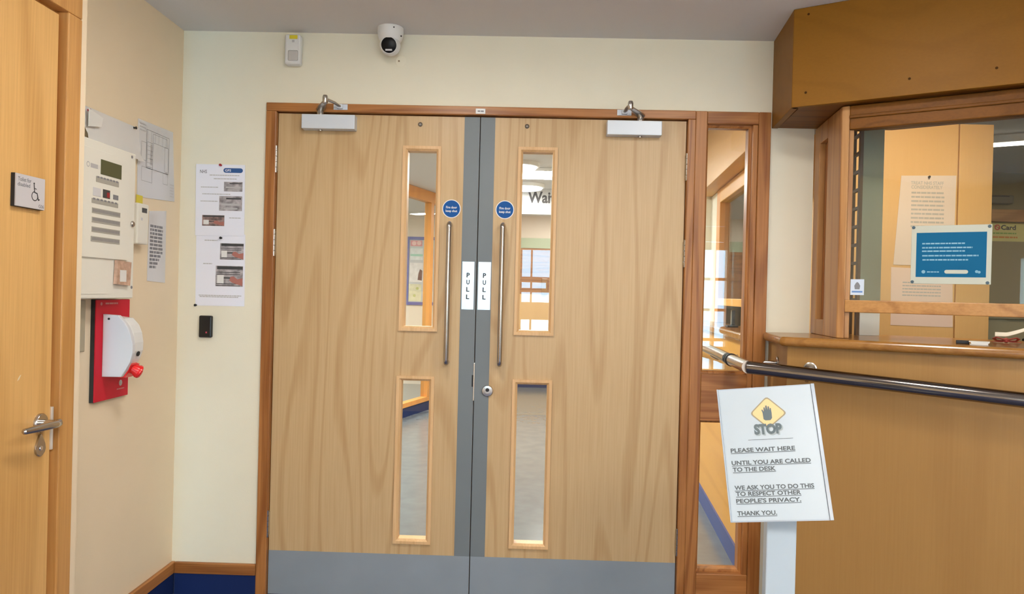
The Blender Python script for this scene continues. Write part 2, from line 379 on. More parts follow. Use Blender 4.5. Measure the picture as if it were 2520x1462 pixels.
# skirtings: navy vinyl with a varnished cap rail
for nm, fr, a0, a1, lab in (('baseboard_back', BW, -.397, -.047, 'navy skirting with wooden cap under the notices wall'),
                            ('baseboard_left', LW, -1.0, 0, 'navy skirting with wooden cap below the fire alarm panel')):
    o = struct(MB().box(fr, a0, a1, FZ, .064, .0002, .012), nm, navy_m, lab, 'skirting')
    MB().box(fr, a0, a1, .064, .112, .0002, .018, .004).build('cap_rail', frameh_m if fr is BW else wood('cap_rail_timber', (.45, .19, .055), (.23, .075, .016), 'Y', rings=9, width=6, contrast=.5, fine=.4, srgb=False), o)

# ---------------------------------------------------------------- double door frame (lining with stops)
trim = thing('trim_1', (.87, 0, 0), 'varnished brown timber frame around the pair of oak doors', 'door frame', kind='structure')
MB().box(BW, -.047, -.003, FZ, 2.052, -.11, .014, .003).build('jamb', frame_m, trim)
MB().box(BW, 1.747, 1.779, FZ, 2.052, -.11, .014, .003).build('jamb', frame_m, trim)
MB().box(BW, -.047, 1.779, 2.052, 2.088, -.11, .014, .003).build('head', frameh_m, trim)
st = MB().box(BW, -.003, .012, FZ, 2.052, -.11, -.062).box(BW, 1.732, 1.747, FZ, 2.052, -.11, -.062).box(BW, .012, 1.732, 2.036, 2.052, -.11, -.062)
st.build('door_stop', frame_m, trim)

# ---------------------------------------------------------------- double doors
def vis_frame(door, a0, a1, b0, b1):
    MB().ring(BW, a0, a1, b0, b1, .021, -.058, -.003, .009).build('vision_panel_bead', oakb_m, door)
    MB().box(BW, a0-.004, a1+.004, b0-.004, b1+.004, -.038, -.031).build('vision_panel_glass', glass_m, door)
def leaf(name, a0, a1, holes, label, strip, hinge_a, hinge_z):
    d = thing(name, ((a0+a1)/2, .03, 0), label, 'door', kind='structure')
    hh = [(h[0]-.021, h[1]+.021, h[2]-.021, h[3]+.021) for h in holes]
    holed(MB(), BW, a0, a1, FZ+.006, 2.048, hh, -.056, -.012).build('door_leaf', oak_m, d)
    for h in holes: vis_frame(d, *h)
    MB().box(BW, strip[0], strip[1], .168, 2.048, -.012, -.0105).build('edge_plate', grey_m, d)
    MB().box(BW, a0, a1, FZ+.006, .1675, -.012, -.0105).build('kick_plate', kick_m, d)
    for z in hinge_z:
        h = MB(); o = BW.p(hinge_a, z-.058, .004)
        for k in range(5):
            h.lathe(o+Vector((0, 0, k*.0234)), (0, 0, 1), [(0, .0055), (.001, .0068), (.0216, .0068), (.0226, .0055)], 14)
        h.box(BW, min(hinge_a, a0 if hinge_a < .5 else a1)-.002, max(hinge_a, a0 if hinge_a < .5 else a1)+.002, z-.05, z+.05, -.02, .001)
        h.build('hinge', steel_m, d)
    return d
d1 = leaf('door_1', 0, .8655, [(.560, .683, 1.148, 1.898), (.556, .676, .235, .914)],
          'oak veneered door leaf on the left of the pair, hinged beside the notices', (.800, .8655), -.004, (1.848, 1.491, .285))
d2 = leaf('door_2', .8695, 1.744, [(1.053, 1.180, 1.142, 1.903), (1.053, 1.180, .230, .911)],
          'oak veneered door leaf on the right of the pair, with a round lock cylinder', (.8695, .931), 1.7485, (1.851, 1.485, .26))
MB().box(BW, .8657, .8693, FZ+.006, 2.045, -.05, -.02).build('meeting_gap_shade', gap_m, d2)  # dark strip, the shade of the gap between the leaves put in as colour
def pull(door, a):
    z0, z1, r = .985, 1.598, .0105
    P = [BW.p(a, z0+.012, -.012), BW.p(a, z0+.012, .030)]
    P += [BW.p(a, z0+.012+.014*(1-math.cos(t)), .030+.014*math.sin(t)) for t in (.4, .8, 1.2, 1.57)]
    P += [BW.p(a, z1-.012-.014*(1-math.sin(t)), .030+.014*math.cos(t)) for t in (0, .4, .8, 1.2, 1.57)]
    P += [BW.p(a, z1-.012, .02), BW.p(a, z1-.012, -.012)]
    MB().tube(P, r, 20).build('pull_handle', steel_m, door)
pull(d1, .7495); pull(d2, .9755)
def pplate(door, a0, a1):
    o = MB().box(BW, a0, a1, 1.225, 1.430, -.0105, -.009, .0004, 1).build('pull_plate', mat('satin_plate', (.50, .52, .53), .26, 1.0, srgb=False) if 'satin_plate' not in MATS else MATS['satin_plate'], door)
    t = MB(); ac = (a0+a1)/2
    for ch, z in zip('PULL', (1.372, 1.342, 1.311, 1.279)):
        t.text(BW, ch, ac-.007, ac+.007, z-.010, z+.010, -.0086, .035)
    t.build('lettering', ink_m, o)
pplate(d1, .805, .857); pplate(d2, .874, .928)
for d, a, z in ((d1, .610, 2.012), (d2, 1.067, 2.013)):
    b = MB().lathe(BW.p(a, z, -.012), (0, -1, 0), [(0, .0095), (.003, .0095), (.004, .007)], 24).build('bolt_collar', mat('dark_bronze', (.10, .08, .06), .3, .8, srgb=False) if 'dark_bronze' not in MATS else MATS['dark_bronze'], d)
    MB().lathe(BW.p(a, z, -.008), (0, -1, 0), [(0, .0045), (.002, .0045), (.003, .003)], 20).build('bolt_head', mirror_m, b)
lk = MB().lathe(BW.p(.9255, .879, -.0105), (0, -1, 0), [(0, .0245), (.004, .0245), (.007, .022), (.008, .012), (.008, .0105)], 36).build('lock_cylinder', steel_m, d2)
MB().lathe(BW.p(.9255, .884, -.003), (0, -1, 0), [(0, .008), (.002, .008), (.0025, .0065)], 24).build('keyhole', blackm, lk)
MB().box(BW, .8642, .8688, .835, .998, -.03, -.006, .001).build('latch_plate', mirror_m, d2)
MB().box(BW, .857, .8648, .895, .945, -.03, -.0095).build('latch_keep', blackm, d1)

def mandatory(a, z, label):
    o = thing('fire_door_sign', BW.p(a, z, -.012), label, 'sign', 'blue round fire door signs')
    MB().lathe(BW.p(a, z, -.0119), (0, -1, 0), [(0, .0395), (.0012, .0395)], 48, smooth=False).build('sign_rim', white_pl, o)
    MB().lathe(BW.p(a, z, -.0107), (0, -1, 0), [(0, .0362), (.0005, .0362)], 48, smooth=False).build('sign_face', blue_m, o)
    MB().text(BW, 'Fire door', a-.0235, a+.0235, z+.001, z+.0115, -.0100, .02).text(BW, 'keep shut', a-.0245, a+.0245, z-.017, z-.004, -.0100, .02).build('lettering', white_pl, o)
mandatory(.7525, 1.654, 'round blue fire door keep shut sign on the door without a lock')
mandatory(.981, 1.655, 'round blue fire door keep shut sign on the door with the lock')

def closer(a0, a1, piv, elb, brk, label):
    o = thing('door_closer', BW.p((a0+a1)/2, 1.976, -.012), label, 'door closer', 'silver overhead door closers')
    MB().box(BW, a0, a1, 1.976, 2.0365, -.0119, .036, .0025).build('cover', alu_m, o)
    MB().lathe(BW.p(piv, 1.970, .012), (0, 0, 1), [(0, .009), (.006, .009)], 20).build('valve_screw', steel_m, o)
    MB().lathe(BW.p(piv, 2.0365, .012), (0, 0, 1), [(0, .017), (.012, .017), (.018, .014), (.028, .014), (.030, .010)], 24).build('spindle', steel_m, o)
    e = Vector((elb, -.112, 2.073)); s0 = BW.p(piv, 2.062, .010)
    MB().tube([s0, s0.lerp(e, .35)+Vector((0, 0, .002)), s0.lerp(e, .8), e], [.021, .018, .012, .010], 16, flat=.5).build('main_arm', steel_m, o)
    b0 = BW.p(brk, 2.072, .030)
    MB().tube([e+Vector((0, 0, .010)), e.lerp(b0, .6)+Vector((0, 0, .008)), b0], [.010, .009, .008], 14, flat=.6).build('forearm', steel_m, o)
    MB().lathe(e-Vector((0, 0, .010)), (0, 0, 1), [(0, .0095), (.004, .0115), (.026, .0115), (.034, .009)], 20).build('elbow_joint', steel_m, o)
    k = MB().box(BW, brk-.030, brk+.030, 2.061, 2.085, .0141, .0175, .001)
    k.box(BW, brk-.012, brk+.012, 2.064, 2.082, .0175, .034, .002); k.build('frame_bracket', alu_m, o)
closer(.112, .338, .186, .232, .272, 'silver door closer at the top of the notices-side door')
closer(1.404, 1.633, 1.545, 1.489, 1.476, 'silver door closer at the top of the door next to the glazed side panel')
tg = tag(MB().box(BW, .848, .889, 2.056, 2.078, .0141, .0165, .0008, 1).build('label_plate', white_pl), 'small white label on the door frame above the meeting doors', 'label')
MB().scribble(BW, .856, .882, 2.064, 2.070, .0167, 3).build('print', gink_m, tg)

# ---------------------------------------------------------------- glazed side panel (window_1)
sl = thing('window_1', (1.94, 0, 0), 'tall narrow glazed side panel in brown timber beside the double doors', 'window', kind='structure')
MB().box(BW, 1.779, 1.828, .042, 2.088, -.11, .012, .003).build('stile', frame_m, sl)
MB().box(BW, 2.044, 2.095, .042, 2.088, -.11, .012, .003).box(BW, 2.022, 2.044, .13, 2.036, -.11, .004, .003).build('stile', frame_m, sl)
MB().box(BW, 1.828, 2.044, 2.036, 2.088, -.11, .010, .003).build('top_rail', frameh_m, sl)
MB().box(BW, 1.828, 2.022, .780, .978, -.11, .008, .003).build('mid_rail', frameh_m, sl)
MB().box(BW, 1.828, 2.044, .042, .132, -.11, .008, .003).build('bottom_rail', frameh_m, sl)
MB().box(BW, 1.779, 2.095, FZ, .0418, -.11, .006).build('navy_plinth', navy_m, sl)
for z0, z1 in ((.978, 2.036), (.132, .780)):
    MB().ring(BW, 1.8395, 2.0105, z0+.0115, z1-.0115, .0113, -.06, -.018, .006).build('glazing_bead', frame_m, sl)
    MB().box(BW, 1.832, 2.018, z0+.004, z1-.004, -.070, -.062).build('pane', glass_m, sl)

# ---------------------------------------------------------------- things on the back wall
o = thing('motion_sensor', BW.p(.068, 2.24, 0), 'white motion detector high on the wall near the ceiling', 'sensor')
MB().box(BW, .034, .101, 2.243, 2.372, .0005, .042, .010, 3).build('casing', white_pl, o)
MB().box(BW, .051, .093, 2.258, 2.301, .0415, .046, .004, 2).build('lens_window', mat('sensor_lens', (.55, .53, .50), .3, srgb=False), o)
MB().box(BW, .055, .089, 2.350, 2.366, .0418, .0428).build('sticker', yellow_m, o)
MB().box(BW, .066, .076, 2.336, 2.346, .0418, .0428).build('indicator', lgink_m, o)
o = thing('security_camera', (.49, -.078, CZ), 'white dome security camera with a black eye above the doors', 'camera')
ax = Vector((0, -1, -.28)).normalized()
MB().lathe((.490, -.078, CZ-.0005), (0, 0, -1), [(0, .0535), (.020, .0535), (.034, .052), (.050, .047), (.060, .038)], 48).build('base', white_pl, o)
ball = Vector((.490, -.080, 2.318))
MB().lathe(ball, ax, [(-.036, .02), (-.028, .030), (-.016, .038), (0, .0435), (.014, .042), (.024, .038), (.030, .0345), (.033, .0335)], 48).build('turret', white_pl, o)
ey = MB().lathe(ball+ax*.0332, ax, [(0, .0315), (.001, .0315), (.004, .025), (.006, .012), (.0065, .002)], 40).build('lens_cover', mat('lens_black', (.004, .004, .005), .35, spec=.2, srgb=False), o)
MB().box(Fr(ball+ax*.039, (1, 0, 0), ax, (0, -.28, 1)), -.014, .014, -.023, -.016, -.003, .001, .001).build('infrared_lamp', grey_pl, ey)
for a, z in ((.512, 2.3775), (.5385, 2.350)):
    p = Vector((a, 0, z)); dx = a-.490; p.y = -.078-math.sqrt(max(.0535**2-dx*dx, 0)); q = Vector((dx, p.y+.078, 0)).normalized()
    MB().lathe(p-q*.002, q, [(0, .003), (.003, .003)], 12).build('screw', blackm, o)
o = tag(MB().lathe(BW.p(.521, 2.277, .0003), (0, -1, 0), [(0, .024), (.0012, .024), (.002, .021)], 36).build('blanking_disc', wall_m), 'cream painted blanking disc just below the dome camera', 'cover plate')
MB().lathe(BW.p(.514, 2.277, .0024), (0, -1, 0), [(0, .004), (.0008, .004)], 12).build('screw', mat('rusty_screw', (.25, .17, .10), .6, srgb=False), o)

up = thing('laminated_notice', BW.p(-.24, 1.51, 0), 'upper laminated instruction sheet with a dark blue badge', 'notice', 'two laminated instruction sheets')
lo = thing('laminated_notice', BW.p(-.235, 1.21, 0), 'lower laminated instruction sheet with two photos of hands on a panel', 'notice', 'two laminated instruction sheets')
def sheet(par, a0, a1, b0, b1, c0, sk=.003, m=paper_m):
    return MB().prism(BW, [(a0+sk, b0), (a1+sk, b0+.001), (a1, b1), (a0, b1)], c0, c0+.0012).build('sheet', m, par)
sheet(lo, -.341, -.129, 1.213, 1.522, .0006); sheet(up, -.348, -.136, 1.514, 1.820, .0021)
def badge(par, a0, a1, b0, b1, c):
    h = (b1-b0)/2; P = []
    for i in range(9): t = -math.pi/2+math.pi*i/8; P.append((a1-h+h*math.cos(t), b0+h+h*math.sin(t)))
    for i in range(9): t = math.pi/2+math.pi*i/8; P.append((a0+h+h*math.cos(t), b0+h+h*math.sin(t)))
    return MB().poly(BW, P, c).build('badge', nblue_m, par)
bd = badge(up, -.229, -.145, 1.785, 1.805, .0036)
MB().text(BW, 'GFS', -.222, -.196, 1.790, 1.800, .0038, .02).build('lettering', paper_m, bd)
MB().text(BW, 'NHS', -.330, -.300, 1.781, 1.796, .0036, .02).build('emblem', gink_m, up)
def photo(par, a0, a1, b0, b1, c, m, kind):
    p = MB().quad(BW, a0, a1, b0, b1, c).build('photo', m, par)
    w, h = a1-a0, b1-b0; q = MB(); s = MB(); l = MB()
    if kind == 'panel':
        q.quad(BW, a0+.3*w, a1-.05*w, b1-.22*h, b1-.12*h, c+.0002); l.quad(BW, a0+.1*w, a1-.1*w, b0+.35*h, b0+.5*h, c+.0002); l.quad(BW, a0+.2*w, a1-.2*w, b0+.1*h, b0+.2*h, c+.0002)
    else:
        q.quad(BW, a0+.05*w, a1-.01*w, b1-.17*h, b1-.02*h, c+.0002)
        for k in (.30, .40, .86, .95): q.quad(BW, a0+.03*w, a1-.1*w, b1-(k+.03)*h, b1-k*h, c+.0002)
        q.quad(BW, a0+.3*w, a0+.62*w, b1-.62*h, b1-.55*h, c+.0003)
        s.poly(BW, [(a0+.5*w, b0+.30*h), (a0+.62*w, b0+.18*h), (a1-.01*w, b0+.03*h), (a1-.01*w, b0+.42*h), (a0+.8*w, b0+.36*h), (a0+.66*w, b0+.50*h), (a0+.55*w, b0+.47*h)], c+.0004)
        l.quad(BW, a0+.06*w, a0+.3*w, b0+.12*h, b0+.55*h, c+.0002)
    q.build('dark_display', picd_m, p)
    if s.v: s.build('pointing_hand', skin_m, p)
    l.build('pale_keys', lgink_m if kind == 'panel' else paperw_m, p)
photo(up, -.225, -.145, 1.705, 1.746, .0036, pic_m, 'panel'); photo(up, -.244, -.145, 1.622, 1.685, .0036, pic_m, 'panel')
photo(up, -.316, -.220, 1.556, 1.602, .0036, picr_m, 'hand')
photo(lo, -.236, -.134, 1.413, 1.483, .0020, pic_m, 'hand'); photo(lo, -.253, -.135, 1.298, 1.386, .0020, pic_m, 'hand')
t = MB()
for i, (a0, a1, z) in enumerate(((-.288, -.160, 1.772), (-.318, -.197, 1.691), (-.27, -.17, 1.757), (-.325, -.25, 1.72), (-.325, -.25, 1.66), (-.20, -.15, 1.59))): t.scribble(BW, a0, a1, z, z+.0035, .0036, i)
t.build('print', lgink_m, up)
t = MB()
for i, (a0, a1, z) in enumerate(((-.304, -.249, 1.492), (-.308, -.269, 1.392), (-.324, -.139, 1.256), (-.32, -.15, 1.250))): t.scribble(BW, a0, a1, z, z+.004, .0020, i+9)
t.build('print', lgink_m, lo)
def pin(p, n, m, label, cat='push pin', grp='push pins holding the papers'):
    o = tag(MB().lathe(p, n, [(0, .0045), (.002, .0035), (.006, .003), (.008, .0055), (.010, .0055)], 16).build('push_pin', m), label, cat, grp)
redp = mat('red_pin', (.32, .01, .02), .3, srgb=False)
pin(BW.p(-.240, 1.8165, .0034), (0, -1, 0), redp, 'dark red push pin at the top of the upper instruction sheet')
pin(BW.p(-.232, 1.505, .0019), (0, -1, 0), blackm, 'black push pin between the two instruction sheets')
pin(BW.p(-.335, 1.2145, .0019), (0, -1, 0), blackm, 'black push pin at the bottom corner of the lower instruction sheet')
o = tag(MB().box(BW, -.314, -.258, 1.077, 1.171, .0005, .020, .006, 3).build('card_reader', black_pl), 'small black card reader below the laminated instruction sheets', 'card reader')
MB().box(BW, -.283, -.277, 1.096, 1.103, .0198, .0206).build('indicator_light', mat('red_led', (.35, .05, .07), .3, srgb=False, emit=(.6, .05, .08), estr=.4), o)

# ---------------------------------------------------------------- things on the left wall
o = thing('fire_alarm_panel', LW.p(-.71, 1.247, 0), 'off-white fire alarm control panel with a small green display', 'control panel')
MB().box(LW, -.890, -.534, 1.247, 1.762, .0005, .088, .004).build('case', offwhite_pl, o)
dr = MB().box(LW, -.870, -.588, 1.380, 1.732, .088, .0955, .002).build('door', offwhite_pl, o)
MB().box(LW, -.768, -.643, 1.655, 1.704, .0955, .0968, .0005, 1).build('display', lcd_m, dr)
t = MB().annulus(LW, -.838, 1.676, .006, .009, .0958, 20)
t.scribble(LW, -.825, -.777, 1.668, 1.682, .0958, 5); t.build('logo', lgink_m, dr)
k = MB().box(LW, -.793, -.658, 1.627, 1.645, .0955, .0967)
for (z0, z1, a0, a1) in ((1.556, 1.571, -.815, -.66), (1.524, 1.541, -.812, -.645), (1.494, 1.511, -.812, -.645), (1.463, 1.480, -.812, -.645), (1.432, 1.449, -.815, -.645)):
    k.box(LW, a0, a1, z0, z1, .0955, .0967)
k.build('key_strip', mat('key_strip_grey', (.40, .38, .33), .5, srgb=False), dr)
t = MB()
for q in range(7): 
    for (z0, a0, a1) in ((1.640, -.79, -.66), (1.567, -.812, -.662)): t.quad(LW, a0+(a1-a0)*(q+.1)/7, a0+(a1-a0)*(q+.75)/7, z0, z0+.006, .0969)
for z in (1.528, 1.499, 1.467, 1.436):
    for q in range(22): t.quad(LW, -.808+q*.0073, -.804+q*.0073, z, z+.010, .0969)
t.build('print', gink_m, dr)
MB().box(LW, -.808, -.765, 1.580, 1.607, .0955, .0965).build('indicator_block', grey_pl, dr)
q = MB().box(LW, -.752, -.711, 1.580, 1.608, .0955, .0967).build('indicator_block', picd_m, dr)
MB().quad(LW, -.730, -.714, 1.583, 1.600, .0969).build('red_lamp', redp, q)
MB().box(LW, -.690, -.660, 1.582, 1.598, .0955, .0967).build('indicator_block', gink_m, dr)
MB().lathe(LW.p(-.552, 1.511, .088), (1, 0, 0), [(0, .011), (.004, .011), (.007, .008)], 20).build('key_lock', steel_m, o)
for a, z in ((-.562, 1.748), (-.546, 1.286)): MB().lathe(LW.p(a, z, .088), (1, 0, 0), [(0, .0055), (.0015, .005)], 14).build('screw', gink_m, o)
MB().scribble(LW, -.862, -.772, 1.292, 1.302, .0882, 4).build('maker_print', lgink_m, o)
MB().box(LW, -.872, -.690, 1.262, 1.372, .088, .0895).build('lower_cover', offwhite_pl, o)
o = tag(MB().prism(Fr(LW.p(0, 0, .0905), (0, 1, 0), (1, 0, 0)), [(-.668, 1.296), (-.582, 1.292), (-.576, 1.374), (-.663, 1.378)], 0, .012).build('foil_packet', mat('pink_foil', (.62, .42, .32), .25, .3, srgb=False, noise=.3, nscale=50)), 'crinkled pinkish clear packet stuck to the bottom of the alarm panel', 'packet')
MB().box(LW, -.65, -.61, 1.305, 1.345, .1028, .1036).build('white_slip', paperw_m, o)
# papers behind and beside the panel
o = thing('document_sleeve', LW.p(-.55, 1.78, 0), 'crumpled clear plastic sleeve pinned above the alarm panel', 'document')
bm = MB(); n = 14; V = []; F = []
for j in range(9):
    for i in range(n+1):
        a = -.715+.355*i/n; z = 1.766+.126*j/8
        V.append(LW.p(a, z, .004+.014*abs(math.sin(i*1.7+j*.8))*(1-j/8)+.03*max(0, .4-j/8)))
for j in range(8):
    for i in range(n): F.append((j*(n+1)+i, j*(n+1)+i+1, (j+1)*(n+1)+i+1, (j+1)*(n+1)+i))
bm.add(V, F, True).build('sleeve', film_m, o)
MB().prism(LW, [(-.715, 1.822), (-.64, 1.836), (-.63, 1.868), (-.715, 1.882)], .020, .0215).build('inserted_card', paperw_m, o)
pin(LW.p(-.694, 1.880, .004), (1, 0, 0), redp, 'dark red push pin on the sleeve above the alarm panel')
pin(LW.p(-.398, 1.886, .0045), (1, 0, 0), blackm, 'black push pin between the sleeve and the floor plan')
o = thing('floor_plan', LW.p(-.215, 1.64, 0), 'laminated floor plan on the beige wall by the corner', 'document')
MB().prism(LW, [(-.358, 1.632), (-.055, 1.650), (-.082, 1.937), (-.362, 1.930)], .0006, .002).build('sheet', mat('plan_sheet', (.66, .66, .68), .15, spec=.8, srgb=False), o)
t = MB()
def rectl(a0, a1, z0, z1, w=.0018):
    for p, q in (((a0, z0), (a1, z0)), ((a1, z0), (a1, z1)), ((a1, z1), (a0, z1)), ((a0, z1), (a0, z0))): t.line(LW, p, q, w, .0024)
rectl(-.297, -.114, 1.754, 1.903, .0025); rectl(-.291, -.246, 1.754, 1.856); rectl(-.246, -.13, 1.86, 1.895)
rectl(-.15, -.118, 1.76, 1.86); rectl(-.335, -.297, 1.78, 1.85); rectl(-.33, -.25, 1.70, 1.754); rectl(-.16, -.12, 1.71, 1.754)
for k in range(6): t.line(LW, (-.29+k*.03, 1.86), (-.29+k*.03, 1.90), .0015, .0024)
for k in range(6): t.line(LW, (-.29, 1.76+k*.016), (-.247, 1.76+k*.016), .0014, .0024)
t.build('plan_lines', mat('plan_ink', (.30, .30, .31), .5, srgb=False), o)
t = MB()
for i in range(5): t.scribble(LW, -.098, -.066, 1.665+i*.012, 1.670+i*.012, .0024, i)
for i in range(3): t.scribble(LW, -.35, -.305, 1.89+i*.012, 1.895+i*.012, .0024, i)
t.quad(LW, -.265, -.25, 1.77, 1.85, .0024); t.build('print', lgink_m, o)
tag(MB().box(LW, -.366, -.318, 1.604, 1.640, .0023, .0029).build('yellow_sticker', yellow_m), 'small yellow sticker under the floor plan', 'sticker')
o = thing('control_box', LW.p(-.39, 1.45, 0), 'small beige box with a dark window beside the alarm panel', 'box')
MB().box(LW, -.432, -.350, 1.449, 1.602, .0005, .045, .005).build('case', offwhite_pl, o)
MB().box(LW, -.402, -.366, 1.568, 1.586, .045, .0458).build('display', picd_m, o)
MB().box(LW, -.408, -.396, 1.538, 1.548, .045, .0458).build('button', grey_pl, o)
o = thing('paper_note', LW.p(-.195, 1.31, 0), 'narrow laminated note of small text below the floor plan', 'notice')
MB().prism(LW, [(-.268, 1.312), (-.122, 1.306), (-.124, 1.603), (-.263, 1.588)], .0006, .002).build('sheet', mat('note_sheet', (.68, .67, .67), .15, spec=.8, srgb=False), o)
t = MB()
for i in range(12):
    z = 1.530-i*.0148; t.scribble(LW, -.254, -.15 if i < 8 else -.165-.012*(i-8), z-.004, z+.006, .0023, i+30)
t.build('print', gink_m, o)
# red board with the alarm call point
o = thing('alarm_point', LW.p(-.55, .887, 0), 'white alarm unit with a red lever on a red backing board', 'alarm')
bb = MB().box(LW, -.643, -.423, .884, 1.241, .0005, .015).build('backing_board', blackm, o)
MB().box(LW, -.642, -.424, .885, 1.240, .015, .018).build('red_face', red_pl, o)
t = MB().scribble(LW, -.585, -.505, 1.224, 1.230, .0182, 2); t.scribble(LW, -.50, -.45, .912, .916, .0182, 5)
t.annulus(LW, -.61, 1.226, .0, .006, .0182, 14); t.build('print', mat('pale_pink_print', (.62, .22, .22), .5, srgb=False), o)
MB().annulus(LW, -.475, .935, 0, .011, .0182, 18).build('badge', lgink_m, o)
# side profile extruded along the wall: X from board, Z
prof = [(.018, .970), (.086, .971), (.102, .996), (.116, 1.022), (.125, 1.055), (.125, 1.085), (.119, 1.113), (.110, 1.140), (.097, 1.161), (.072, 1.187), (.018, 1.190)]
SD = Fr((-.415, 0, 0), (1, 0, 0), (0, 1, 0))
MB().prism(SD, prof, -.600, -.580, bev=.003, seg=2).build('side_shell', grey_pl, o)
prof2 = [(.018, .990), (.086, .990), (.108, 1.03), (.118, 1.06), (.119, 1.09), (.113, 1.125), (.102, 1.152), (.080, 1.176), (.018, 1.184)]
MB().prism(SD, prof2, -.5802, -.505, bev=.011, seg=3).build('front_cover', white_pl, o)
MB().lathe(SD.p(.1155, 1.050, -.545), (1, 0, -.25), [(0, .009), (.004, .009), (.005, .006)], 20).build('key_lock', blackm, o)
MB().tube([SD.p(.082, 1.000, -.552), SD.p(.098, 1.000, -.548), SD.p(.110, .990, -.540), SD.p(.116, .984, -.535)], [.014, .015, .021, .024], 18).lathe(SD.p(.1145, .985, -.536), (.8, .3, -.35), [(0, .024), (.005, .0235), (.011, .018), (.014, .006)], 20).build('lever', redb_pl, o)
MB().prism(SD, [(.060, .966), (.088, .966), (.112, 1.012), (.100, 1.016)], -.579, -.520, bev=.003).build('lever_bracket', redb_pl, o)
MB().lathe(SD.p(.040, 1.174, -.6015), (0, 1, 0), [(0, .004), (.0016, .004)], 14).build('screw', blackm, o)
tag(MB().box(LW, -.80, -.708, 1.066, 1.241, .0005, .022, .004).build('cable_cover', beige_pl), 'dull beige cable cover beside the red board below the alarm panel', 'cover')

# ---------------------------------------------------------------- toilet door
tf = thing('trim_2', TW.p(-1.58, 0, 0), 'golden timber frame of the disabled toilet door', 'door frame', kind='structure')
MB().box(TW, -1.100, -1.034, FZ, 2.062, -.11, .012, .004).box(TW, -1.119, -1.100, FZ, 2.062, -.11, -.022).build('jamb', tframe_m, tf)
MB().box(TW, -2.110, -2.052, FZ, 2.062, -.11, .012, .004).build('jamb', tframe_m, tf)
MB().box(TW, -2.110, -1.034, 2.062, 2.128, -.11, .012, .004).box(TW, -2.052, -1.119, 2.050, 2.062, -.11, -.022).build('head', tframe_m, tf)
td = thing('door_3', TW.p(-1.58, .006, 0), 'golden oak door of the disabled toilet with a lever handle', 'door', kind='structure')
MB().box(TW, -2.049, -1.125, FZ+.006, 2.045, -.044, 0, .001, 1).build('door_leaf', toilet_m, td)
MB().box(TW, -1.1248, -1.1165, .828, .948, -.03, .0045, .001).build('latch_plate', mat('satin_steel', (.78, .76, .72), .45, .6, srgb=False), td)
hd = MB().lathe(TW.p(-1.171, .911, 0), (1, 0, 0), [(0, .0265), (.006, .0265), (.009, .024), (.009, .012)], 36).build('handle_rose', steel_m, td)
P = [TW.p(-1.171, .911, .006), TW.p(-1.171, .911, .030), TW.p(-1.1715, .911, .044), TW.p(-1.178, .9115, .054), TW.p(-1.192, .912, .058), TW.p(-1.225, .9125, .056), TW.p(-1.262, .912, .051), TW.p(-1.298, .911, .044), TW.p(-1.302, .911, .043)]
MB().tube(P, [.010, .010, .010, .0105, .010, .0098, .0093, .008, .004], 18).lathe(TW.p(-1.178, .9115, .044), (.2, 1, 0), [(0, .010), (.02, .0102), (.024, .007)], 18).build('lever', steel_m, td)
es = [( -1.171+.021*math.cos(t)*(1 if math.sin(t) < 0 else max(.25, 1-.62*math.sin(t))), .845+(.026 if math.sin(t) < 0 else .036)*math.sin(t)) for t in [2*math.pi*i/36 for i in range(36)]]
e_ = MB().prism(TW, es, 0, .006, bev=.002, seg=2).build('keyhole_cover', steel_m, td)
MB().lathe(TW.p(-1.171, .842, .006), (1, 0, 0), [(0, .007), (.002, .006)], 18).build('turn_disc', mirror_m, e_)
tag(MB().poly(TW, [(-1.266, 1.036), (-1.258, 1.040), (-1.250, 1.052), (-1.256, 1.050), (-1.262, 1.044)], .0006).build('paint_chip', mat('bare_chip', (.80, .68, .45), .6, srgb=False)), 'small pale chip in the veneer of the toilet door', 'mark')
o = thing('toilet_sign', TW.p(-1.23, 1.487, 0), 'square silver sign with a wheelchair symbol on the toilet door', 'sign')
MB().box(TW, -1.306, -1.190, 1.490, 1.575, .0003, .010).build('sign_block', blackm, o)
MB().box(TW, -1.305, -1.190, 1.491, 1.5745, .010, .013).build('sign_face', mat('silver_sign', (.62, .60, .62), .4, .2, srgb=False), o)
t = MB().text(TW, 'Toilet for', -1.298, -1.246, 1.556, 1.567, .0132, .025).text(TW, 'disabled', -1.299, -1.250, 1.543, 1.553, .0132, .025)
t.build('lettering', gink_m, o)
MB().text(TW, 'G06', -1.215, -1.193, 1.4945, 1.504, .0132, .015).build('room_number', gink_m, o)
t = MB().annulus(TW, -1.231, 1.524, .0105, .0130, .0132, 28, 1.7, 6.9)
t.disc(TW, -1.2345, 1.5570, .0028, .0132, 14); t.line(TW, (-1.2345, 1.554), (-1.232, 1.5325), .0035, .0132); t.line(TW, (-1.232, 1.534), (-1.221, 1.532), .003, .0132)
t.line(TW, (-1.234, 1.545), (-1.224, 1.543), .0022, .0132); t.line(TW, (-1.222, 1.533), (-1.216, 1.514), .003, .0132); t.line(TW, (-1.217, 1.515), (-1.211, 1.517), .003, .0132)
t.build('wheelchair_symbol', ink_m, o)

